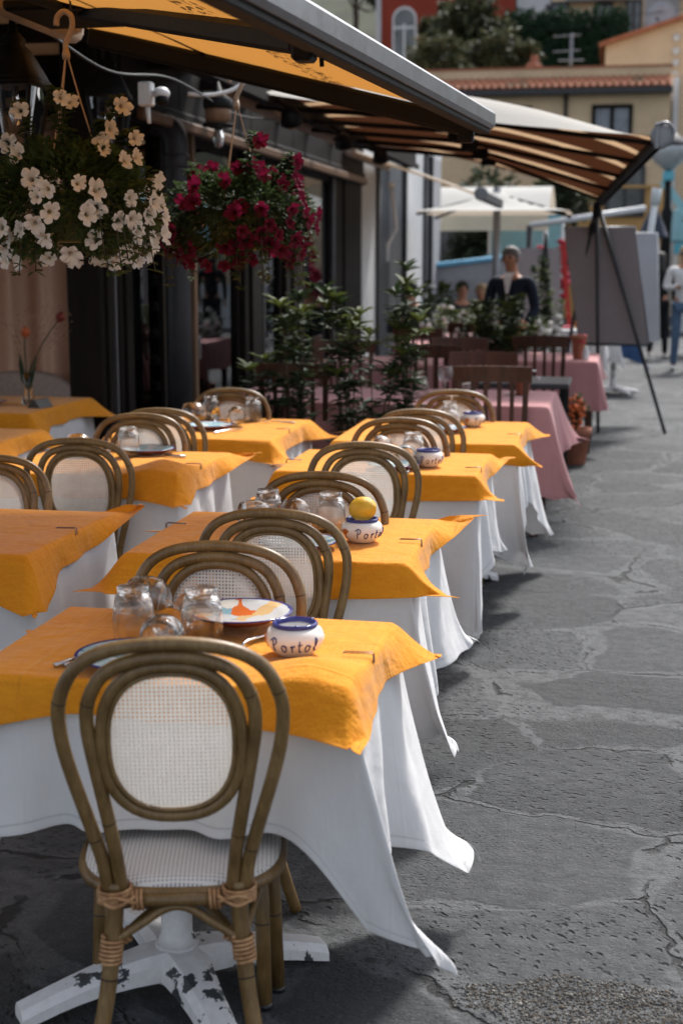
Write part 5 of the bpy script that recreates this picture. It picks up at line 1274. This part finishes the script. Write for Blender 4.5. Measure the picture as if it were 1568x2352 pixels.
def make_stool(x, y, lab):
    t = thing('stool', lab, 'stool', (x, y, 0)); part('seat', lambda b: b.lathe([(.18, .36), (.19, .385), (.18, .395)], 18), M['wood'], t)
    for k in range(4): part('leg', lambda b: b.tube([(.13*math.cos(k*1.57+.8), .13*math.sin(k*1.57+.8), .36), (.17*math.cos(k*1.57+.8), .17*math.sin(k*1.57+.8), 0)], .014, 6), M['wood'], t)
make_stool(-2.02, 19.0, 'stool under the diner in the dark top'); make_stool(-1.78, 19.3, 'stool under the diner in the pale top'); make_stool(-2.5, 17.6, 'stool under the diner by the white house')
# ------------------------------------------------------------------ white house past the restaurant
t = thing('white_house', 'white plastered house with dark doorways past the restaurant', 'building', (-3.0, 0, 0))
for y0, y1, m_ in ((16.95, 18.0, 'plaster'), (20.3, 22.5, 'plaster'), (23.2, 24.6, 'greywall')): part('wall', lambda b: b.box((-.3, (y0+y1)/2, 1.6), (.6, y1-y0, 3.2)), M[m_], t)
part('upper_wall', lambda b: b.box((-1.5, 20.8, 3.3), (3.0, 7.7, .2)), M['plaster'], t)
for y0, y1 in ((18.0, 20.3), (22.5, 23.2)): part('door', lambda b: (b.box((-.25, (y0+y1)/2, 1.55), (.1, y1-y0, 3.1)), b.box((-.18, y0+.12, 1.5), (.1, .12, 3.0)), b.box((-.18, (y0+y1)/2, 1.5), (.08, .1, 3.0))), M['darkwin'], t)
for y in (18.0, 20.35, 22.45, 23.25): part('edge', lambda b: b.box((.01, y, 1.6), (.06, .12, 3.2)), M['greypipe'], t)
t = thing('crank_handle', 'white awning crank handle hanging on the white house', 'crank', (-2.80, 17.9, 0))
part('rod', lambda b: b.tube([(0, 0, 2.45), (.05, .1, 1.95), (-.04, .0, 1.76), (-.04, 0, 1.55)], .022, 8), M['whitepl'], t); part('knob', lambda b: b.ball((0, 0, 2.47), .05, 10, 8), M['whitepl'], t)
# white market umbrella
t = thing('market_umbrella', 'big white square parasol beyond the striped awning', 'umbrella', (-1.68, 20.2, 0))
def f(b):
    n = 14
    def g(u, v):
        x, y = (u*2-1)*1.02, (v*2-1)*1.02; k = max(abs(x), abs(y))/1.02; return Vector((x, y, 2.53-.32*k + .05*math.sin(math.pi*k)*-1))
    b.grid(g, n, n)
part('canopy', f, M['canvas'], t)
part('frame', lambda b: [b.bar((0, 0, 2.47), (sx*.98, sy*.98, 2.17), .03, .03) for sx in (-1, 1) for sy in (-1, 1)], M['doorwood'], t)
part('pole', lambda b: b.tube([(0, 0, 0), (0, 0, 2.56)], .055, 12), M['alu'], t); part('base', lambda b: b.lathe([(.35, 0), (.35, .06), (.06, .12)], 16), M['greypipe'], t)
t = thing('stall_canopy', 'cream stall canopy on posts behind the white parasol', 'canopy', (-2.6, 26.5, 0))
part('fabric', lambda b: b.grid(lambda u, v: Vector((-2.2+3.6*u, -1.5+3*v, 2.32+.55*math.sin(math.pi*min(1, v)) + .0)), 12, 8), M['canvas'], t)
part('valance', lambda b: b.box((-.4, -1.52, 2.2), (3.6, .03, .28)), M['cream_cloth'], t)
for sx in (-2.15, 1.35): part('post', lambda b: b.tube([(sx, -1.45, 0), (sx, -1.45, 2.3)], .04, 8), M['whitepl'], t)
M['cyan'] = plain('cyan_canvas', (.12, .40, .50), .8, .12, 3); M['cyanl'] = plain('pale_cyan_canvas', (.28, .50, .55), .8, .12, 3)
t = thing('beach_banner', 'pale cyan banner on poles behind the waiter', 'banner', (-1.55, 27.0, 0))
part('cloth', lambda b: (b.box((-.15, 0, 1.95), (1.3, .03, .95)),), M['cyanl'], t); part('stripe', lambda b: (b.box((-.15, -.03, 1.56), (1.5, .02, .2)), b.box((.0, -.03, 2.36), (.9, .02, .18))), M['cyan'], t)
for x in (-.82, .52): part('post', lambda b: b.tube([(x, 0, 0), (x, 0, 2.45)], .03, 8), M['whitepl'], t)
t = thing('rowing_boat', 'grey boat with a light blue gunwale hauled up behind the diners', 'boat', (-3.3, 24.8, .0), R(-4))
def f(b):
    def g(u, v):
        x = -1.6+3.6*u; w = .62*math.sin(math.pi*min(.97, max(.03, .12+.86*u)))**.6; a = math.pi*v; return Vector((x, -math.cos(a)*w, .28+.95*(1-math.sin(a)) + .42*u - .0))
    b.grid(g, 20, 12)
part('hull', f, M['greywall'], t); part('gunwale', lambda b: b.tube([(-1.6+3.6*q, -.66*math.sin(math.pi*min(.97, max(.03, .12+.86*q)))**.6, 1.25+.42*q) for q in [i/12 for i in range(13)]], .045, 8), plain('light_blue_paint', (.16, .42, .62), .5), t)
part('cradle', lambda b: (b.box((-.9, 0, .14), (.12, 1.0, .28)), b.box((1.1, 0, .25), (.12, 1.0, .5))), M['bark'], t)
shrub('potted_shrub', (-1.0, 24.0, .0), 'pink flowering plant behind the waiter at the right', 1.85, 10, .42, random.Random(4), .06, per=5, step=.09, wid=.04, fl=('redfl', .8, .06), bare=.55, group='background bushes')
t = thing('awning_pole', 'long pale pole running sideways beyond the easel, with its stay', 'pole', (0, 22, 0))
p0, p1 = wp(1215, 518, 22), wp(1482, 478, 22); p0.y -= 22; p1.y -= 22
part('pole', lambda b: b.tube([p0, p1], .045, 10), M['whitepl'], t)
p2 = p0.copy(); p2.z = 0
part('post', lambda b: (b.tube([p0, p2], .045, 8),), M['greypipe'], t)
t = thing('leaning_mast', 'white mast leaning beside the black lamp post', 'mast', (0, 27, 0))
q0, q1 = wp(1458, 700, 27), wp(1508, 432, 27); q0.y -= 27; q1.y -= 27; q0.z = 0
part('mast', lambda b: b.tube([q0, q1], [.07, .05], 10), M['whitepl'], t); part('wrap', lambda b: b.tube([q1 - (q1-q0).normalized()*.3, q1], .09, 10), M['plaster'], t)
t = thing('lamp_post', 'black lamp post with a pale round-topped lantern at the right', 'street lamp', tuple(wp(1526, 595, 30))[:2] + (0,))
part('post', lambda b: b.lathe([(.16, 0), (.16, .3), (.10, .5), (.085, 1.4), (.10, 1.45), (.10, 2.3), (.12, 2.5), (.075, 2.6), (.06, 3.35)], 14), M['black'], t)
part('lantern', lambda b: b.lathe([(.10, 3.35), (.42, 3.62), (.46, 3.72), (.46, 3.78), (.30, 3.80)], 18), plain('pale_glass', (.40, .42, .44), .3), t)
part('cap', lambda b: b.lathe([(.42, 3.80), (.40, 3.85), (.18, 4.02), (.06, 4.12)], 18), M['greypipe'], t)
part('ribbon', lambda b: b.box((0, -.02, 3.22), (.22, .22, .2), None, .03), M['cyan'], t)
t = thing('cyan_parasol', 'turquoise parasol edge cut by the right side of the picture', 'umbrella', (2.18, 25.5, 0))
part('canopy', lambda b: b.lathe([(.05, 3.0), (.4, 2.88), (1.0, 2.45), (1.18, 2.22), (1.15, 2.22), (.9, 2.45), (.05, 2.95)], 8), M['cyanl'], t); part('pole', lambda b: b.tube([(0, 0, 0), (0, 0, 3.0)], .04, 8), M['whitepl'], t); part('base', lambda b: b.lathe([(.3, 0), (.3, .06), (.05, .12)], 16), M['greypipe'], t)
t = thing('pennant', 'light blue pennant stretched from the lamp post toward the right', 'banner', (0, 30, 0))
a0, a1 = wp(1520, 415, 30), wp(1600, 520, 30); a0.y -= 30; a1.y -= 30
part('cloth', lambda b: b.bar(a0, a1, .02, .16, (0, 0, 1)), M['cyanl'], t)
t = thing('closed_parasol', 'closed dark navy parasol standing left of the lamp post', 'umbrella', tuple(wp(1496, 595, 28))[:2] + (0,))
NV = plain('navy_canvas', (.025, .032, .055), .8)
part('canopy', lambda b: b.lathe([(.02, 2.72), (.10, 2.45), (.28, 2.02), (.30, 1.98), (.12, 1.96)], 8), NV, t); part('cover', lambda b: b.lathe([(.12, 1.0), (.15, 1.5), (.12, 1.98)], 10), M['plaster'], t); part('pole', lambda b: b.tube([(0, 0, 0), (0, 0, 2.7)], .03, 8), M['black'], t)
t = thing('market_stall', 'stall with a turquoise roof behind the lamp post', 'stall', (2.35, 33.0, 0))
part('roof', lambda b: b.box((0, 0, 2.3), (2.4, 2.0, .75), None, .06), M['cyanl'], t); part('trim', lambda b: b.box((0, -1.02, 1.80), (2.4, .04, .22)), M['cyan'], t)
[part('post', lambda b: b.box((x, -.95, .9), (.06, .06, 1.8)), M['whitepl'], t) for x in (-1.15, 1.15)]; part('counter', lambda b: b.box((0, -.2, .5), (2.2, 1.2, 1.0)), M['whitepl'], t)
# ------------------------------------------------------------------ the ochre house closing the street
OC = plain('ochre_plaster', (.62, .46, .30), .9, .14, .9, .15, 0, .15); OD_ = plain('deep_ochre_plaster', (.50, .29, .115), .9, .10, .9, .15); BE = plain('beige_plaster', (.62, .48, .33), .9, .10, .8, .15)
RD = plain('red_plaster', (.24, .045, .028), .9, .15, .7, .15); WH = plain('weathered_white_plaster', (.48, .48, .50), .9, .15, .8, .15)
t_ = NT('roof_tiles'); co = t_.coord(); v_ = t_.noise(co, 1.4, 4); n_ = t_.noise(co, 9, 4)
cc = t_.mix(t_.step(v_, .56, .72), t_.ramp(n_, [(.3, (.24, .085, .045)), (.7, (.44, .17, .09))]), (.10, .095, .05))
M['tiles'] = t_.done(t_.bsdf(cc, .85, n_, .4, .03))
Y0 = 40
t = thing('ochre_house', 'long ochre house with a tiled ledge closing the end of the street', 'building', (0, Y0, 0))
part('wall', lambda b: b.box((-5.6, 2.5, 4.75), (13.6, 5, 2.5)), OC, t)
part('lower_wall', lambda b: b.box((-5.6, 2.5, 1.75), (13.6, 5.02, 3.5)), OD_, t)
part('side_wing', lambda b: b.box((3.2, 3.4, 3.2), (3.96, 5, 6.6)), BE, t)
part('gutter', lambda b: b.box((-5.6, -.22, 5.98), (13.7, .44, .14)), M['greypipe'], t)
def f(b):
    for i in range(68):
        x = -12.3 + i*.2
        P = [(x, -.42, 6.08), (x, .12, 6.36)]; b.bar(P[0], P[1], .205, .06, (0,0,1)); b.tube(P, .072, 6)
part('tiled_ledge', f, M['tiles'], t)
part('parapet', lambda b: b.box((-5.6, .28, 6.42), (13.6, .28, .42)), OC, t); part('coping', lambda b: b.box((-5.6, .28, 6.65), (13.7, .34, .05)), M['tiles'], t)
part('downpipe', lambda b: b.tube([(-1.53, -.1, 5.9), (-1.53, -.1, 0)], .05, 8), M['greypipe'], t); part('downpipe', lambda b: b.tube([(1.35, .85, 6.4), (1.35, .85, 0)], .09, 8), M['plaster'], t)
def window(par, x, z, w, h, y=0.0, fm='doorwood', gm=None, pm='curtainglass'):
    f_ = part('window', lambda b: [b.box((x+s*w/2, y-.03, z+h/2), (.10, .10, h+.1)) for s in (-1, 1)] + [b.box((x, y-.032, z+h), (w-.1, .10, .10)), b.box((x, y-.032, z), (w-.1, .12, .08)), b.box((x, y-.03, z+h/2), (.10, .08, h-.1))], M[fm], par)
    part('pane', lambda b: b.box((x, y-.008, z+h/2), (w-.1, .02, h-.1)), M[pm], f_)
M['curtainglass'] = plain('net_curtain_glass', (.17, .185, .22), .25, .3, 2.5, .5)
window(t, -.30, 4.45, .98, 1.15); window(t, -2.97, 4.45, .98, 1.15); window(t, -5.6, 4.45, .98, 1.15)
window(t, .10, 2.75, .95, 1.25, -.01, 'greypipe', None, 'darkwin'); window(t, -2.6, 1.2, 1.0, 1.4, -.01, 'greypipe', None, 'darkwin'); window(t, -4.4, 1.2, 1.0, 1.4, -.01, 'greypipe', None, 'darkwin')
part('cornice', lambda b: b.box((-5.6, -.05, 3.5), (13.6, .12, .07)), OD_, t)
# terrain and upper houses
HL = plain('hill_ground', (.06, .065, .045), .95, .45, .5, .1)
b = MB(); b.grid(lambda u, v: Vector((-50+100*u, 45.5+55*v, (-.3 + 5.9*min(1, v*5)) + 21*max(0, v-.12) + 1.0*noise.noise(Vector((u*9, v*7, 0))))), 30, 20); b.build('hill', HL, kind='structure')
t = thing('red_house', 'dark red house with an arched white window high on the hill', 'building', (0, 58, 0))
part('wall', lambda b: b.box((-6.95, 3, 9), (5.4, 6, 12)), RD, t); part('corner_strip', lambda b: b.box((-9.62, -.02, 9), (.2, .1, 12)), WH, t)
def arch(w, h, n=14): return [(-w/2, 0), (w/2, 0)] + [(w/2*math.cos(math.pi*i/n), h-w/2+w/2*math.sin(math.pi*i/n)) for i in range(n+1)]
f_ = part('window', lambda b: b.prism(arch(.96, 2.35), .10, (-8.58, -.0, 9.0), Matrix(((1,0,0),(0,0,1),(0,1,0))).inverted_safe() if False else Matrix(((1,0,0),(0,0,-1),(0,1,0)))), M['whitepl'], t)
part('pane', lambda b: (b.prism(arch(.80, 2.2), .02, (-8.58, -.10, 9.06), Matrix(((1,0,0),(0,0,-1),(0,1,0))))), M['darkwin'], f_); part('mullion', lambda b: (b.box((-8.58, -.13, 9.9), (.08, .02, 1.6)), b.box((-8.58, -.133, 10.55), (.8, .02, .09))), M['whitepl'], f_)
t = thing('weathered_house', 'tall weathered white house beside the red one', 'building', (0, 58, 0)); part('wall', lambda b: b.box((-3.55, 2.5, 9), (1.3, 5, 12)), WH, t); part('window', lambda b: b.box((-3.35, -.02, 9.5), (.25, .06, .7)), M['darkwin'], t)
t = thing('beige_house', 'beige house with shuttered windows and a grey balcony roof on the hill', 'building', (0, 58, 0))
part('wall', lambda b: b.box((-1.1, 3, 9), (3.5, 6, 12)), BE, t)
for x in (-2.55, -.85, .25): window(t, x, 9.85, .55, 1.45, 0, 'greypipe', None, 'darkwin')
part('shutter', lambda b: b.box((-2.98, -.04, 10.55), (.2, .06, 1.4)), M['greypipe'], t); part('shutter', lambda b: b.box((-.12, -.04, 10.3), (.3, .06, 1.0)), M['greypipe'], t)
part('canopy_roof', lambda b: b.box((-1.15, -.3, 11.35), (2.3, .9, .16)), M['greywall'], t); part('railing', lambda b: [b.box((-1.2, -.5, z), (3.2, .02, .025)) for z in (9.85, 10.15, 10.45)], M['greypipe'], t)
t = thing('grey_house', 'narrow grey house wall at the upper right', 'building', (0, 58, 0)); part('wall', lambda b: b.box((1.3, 2.5, 9), (1.3, 5, 12)), M['greywall'], t); part('eaves', lambda b: b.box((2.3, -.3, 11.75), (2.6, .8, .2)), M['greypipe'], t); part('side_wall', lambda b: b.box((3.2, 2.6, 8.5), (2.5, 5, 12)), BE, t)
t = thing('gable_house', 'beige house with a sloping tiled gable at the upper right', 'building', (0, 47, 0))
gx0, gx1 = -.62, 4.6
part('wall', lambda b: b.prism([(gx0, 0), (gx1, 0), (gx1, 8.95), (2.1, 8.95), (gx0, 8.15)], 5.0, (0, 5.0, 0), Matrix(((1,0,0),(0,0,-1),(0,1,0)))), BE, t)
part('roof', lambda b: (b.bar((gx0-.2, 2.4, 8.14), (2.1, 2.4, 9.02), 5.4, .12, (0, 0, 1)), b.box((3.4, 2.4, 9.03), (2.6, 5.4, .13))), M['tiles'], t)
part('meter_box', lambda b: (b.box((.45, -.15, 7.05), (.5, .3, .35)),), M['whitepl'], t)
for z in (8.3, 7.9, 7.55, 7.2): part('insulator', lambda b: b.ball((1.52, -.08, z), .12, 8, 6, (1, .6, 1)), M['whitepl'], t)
t = thing('satellite_dish', 'grey satellite dish at the upper right', 'dish', tuple(wp(1517, 40, 50)), R(-20)); part('dish', lambda b: b.lathe([(.01, 0), (.25, .03), (.5, .12), (.5, .14), (.25, .05), (.01, .02)], 20, (0, 0, 0), Matrix.Rotation(R(70), 3, 'X')), M['greywall'], t); part('mount', lambda b: (b.tube([(0, .1, 0), (0, .15, -1.4)], .04, 8), b.tube([(0, 0, -.3), (0, -.35, -.12)], .02, 6), b.ball((0, -.36, -.1), .06, 8, 6)), M['greypipe'], t)
t = thing('tv_antenna', 'thin television antenna in front of the ivy wall', 'antenna', tuple(wp(1298, 595, 41))[:2] + (6.2,))
part('mast', lambda b: b.tube([(0, 0, 0), (0, 0, 1.45)], .045, 6), M['alu'], t); part('elements', lambda b: [b.bar((-.5, 0, z), (.25, 0, z+.03), .03, .03) for z in (1.38, .98)] + [b.bar((-.35, 0, .75), (.35, 0, .75), .04, .04)] + [b.bar((x, -.2, 1.4), (x, .2, 1.4), .02, .02) for x in (-.45, -.2, .1)], M['alu'], t)
t = thing('chimney', 'dark roofed brick chimney before the ivy wall', 'chimney', tuple(wp(1216, 595, 44))[:2] + (6.0,)); part('stack', lambda b: b.box((0, 0, .55), (.45, .5, 1.1)), M['greypipe'], t); part('side', lambda b: b.bar((.34, -.1, .0), (.27, -.1, 1.05), .16, .4, (0, 1, 0)), M['terracotta'], t); part('cap', lambda b: b.lathe([(.36, 1.1), (.32, 1.2), (.14, 1.35), (.15, 1.5)], 4, ax=Matrix.Rotation(R(45), 3, 'Z')), M['terracotta'], t)
# ivy wall and trees
def clump_tree(name, label, loc, h, crown, n, rg, mats, lobes, trunk=.12, lf=.28, cat='tree', group=None, base=.35):
    t = thing(name, label, cat, loc, group=group); T = MB(); L = MB()
    T.tube(catmull([(0, 0, -.4), (.1, .05, h*base), (.0, 0, h*.75)], 5), [trunk]*5 + [trunk*.7]*4 + [trunk*.35]*2, 8)
    C = []
    for k in range(lobes):
        a = rg.uniform(0, 6.28); q = rg.uniform(.1, 1); c = Vector((math.cos(a)*crown*q, math.sin(a)*crown*q*.7, h*base + h*(1-base)*rg.uniform(.12, 1)*(1-.35*q))); r = crown*rg.uniform(.22, .5); C.append((c, r))
        T.tube(catmull([(0, 0, h*base*rg.uniform(.6, 1.2)), (c.x*.5, c.y*.5, c.z*.72), c], 4), [trunk*.4]*4 + [trunk*.25]*4 + [.02], 5)
    for c, r in C:
        for _ in range(int(n/lobes)):
            d = Vector((rg.gauss(0, 1), rg.gauss(0, 1), rg.gauss(0, .8))).normalized(); p = c + d*r*rg.uniform(.35, 1.05)
            if noise.noise(p*1.6) < -.25: continue
            L.m = rg.randint(0, len(mats)-1); L.leaf(p, d + Vector((rg.uniform(-1, 1), rg.uniform(-1, 1), rg.uniform(-.6, .4))), (rg.uniform(-.5, .5), rg.uniform(-.5, .5), 1), lf*rg.uniform(.6, 1.3), lf*.55)
    T.build('trunk', M['bark'], t); L.build('crown', [M[m_] for m_ in mats], t); return t
rg = random.Random(77); GTm = 'trees on the hill'
clump_tree('hill_tree', 'pale olive tree in front of the red house', tuple(wp(1015, 300, 53)), 5.2, .95, 3000, rg, ('treey', 'tree'), 9, lf=.26, group=GTm)
clump_tree('hill_tree', 'green rounded tree in the middle of the hillside', tuple(wp(1085, 280, 50)), 4.2, 1.35, 4200, rg, ('tree', 'tree', 'treey'), 12, lf=.26, group=GTm)
clump_tree('hill_tree', 'low bushy tree just above the tiled ledge', tuple(wp(1140, 230, 46.5)), 2.0, 1.3, 3200, rg, ('tree', 'treey'), 10, lf=.22, group=GTm, base=.2)
clump_tree('hill_tree', 'bushy tree left above the tiled ledge behind the awning', tuple(wp(1010, 230, 46)), 2.0, 1.4, 3000, rg, ('tree', 'treey'), 9, lf=.22, group=GTm, base=.2)
clump_tree('hill_tree', 'dark tree left of the red house at the top edge', tuple(wp(812, 130, 62)), 6.0, 1.7, 5200, rg, ('tree',), 8, lf=.32, group=GTm)
clump_tree('street_tree', 'dark tree behind the cream canopy and the diners', (-2.9, 36.5, 0), 4.2, 1.5, 2600, rg, ('tree',), 9, lf=.26)
clump_tree('street_tree', 'dark tree left of the easel in front of the ochre house', (-1.55, 34, 0), 3.6, .8, 2200, rg, ('tree',), 8, lf=.22)
t = thing('ivy_wall', 'hillside wall covered in dark ivy', 'wall', (0, 53, 0))
part('wall', lambda b: b.box((-2.2, .6, 6.5), (4.2, .6, 7.1)), M['greywall'], t)
def f(b):
    for _ in range(9000):
        x, z = rg.uniform(-4.3, 0), rg.uniform(5.5, 10.1 + .25*math.sin(_))
        p = Vector((x, .25 - .3*abs(noise.noise(Vector((x*1.3, z*1.3, 0)))) - rg.uniform(0, .12), z)); b.leaf(p, (rg.uniform(-1, 1), -.5, rg.uniform(-1, .2)), (0, -1, .3), rg.uniform(.12, .26), .15)
part('ivy', f, M['ivy'], t)
# power lines
t = thing('overhead_cable', 'sagging overhead cables across the upper houses', 'cable', (0, 50, 0)); part('cable', lambda b: (b.tube(catmull([(-3.6, 0, 9.6), (-1, 0, 9.45), (2.5, 0, 9.7)], 8), .012, 4), b.tube(catmull([(-3.6, 0, 9.2), (-1, 0, 9.1), (2.5, 0, 9.35)], 8), .012, 4)), M['black'], t)
# ------------------------------------------------------------------ light
w = bpy.data.worlds.new('World'); sc.world = w; w.use_nodes = True; nt = w.node_tree; nt.nodes.clear()
SUN_EL, SUN_AZ = R(50), R(14)      # azimuth east (+x) of the street direction (+y)
sky = nt.nodes.new('ShaderNodeTexSky'); sky.sky_type = 'NISHITA'; sky.sun_disc = False; sky.sun_elevation = SUN_EL; sky.sun_rotation = SUN_AZ; sky.dust_density = 2.5; sky.ozone_density = .6; sky.altitude = 0
bg = nt.nodes.new('ShaderNodeBackground'); bg.inputs[1].default_value = .118; ou = nt.nodes.new('ShaderNodeOutputWorld')
hs = nt.nodes.new('ShaderNodeHueSaturation'); hs.inputs['Saturation'].default_value = .42; nt.links.new(sky.outputs[0], hs.inputs['Color']); nt.links.new(hs.outputs[0], bg.inputs[0]); nt.links.new(bg.outputs[0], ou.inputs[0])
sl = bpy.data.lights.new('sun', 'SUN'); sl.energy = 2.6; sl.angle = R(8); sl.color = (1, .97, .93); so_ = bpy.data.objects.new('sun', sl); col.objects.link(so_)
sd = Vector((math.sin(SUN_AZ)*math.cos(SUN_EL), math.cos(SUN_AZ)*math.cos(SUN_EL), math.sin(SUN_EL))); so_.rotation_euler = sd.to_track_quat('Z', 'Y').to_euler(); so_.location = (0, 0, 30)
sc.view_settings.view_transform = 'Standard'; sc.view_settings.look = 'None'; sc.view_settings.exposure = 1.10; sc.view_settings.gamma = 1
cy = sc.cycles; cy.use_denoising = True; cy.max_bounces = 8; cy.transparent_max_bounces = 24; cy.transmission_bounces = 8; cy.sample_clamp_indirect = 6; cy.caustics_reflective = False; cy.caustics_refractive = False
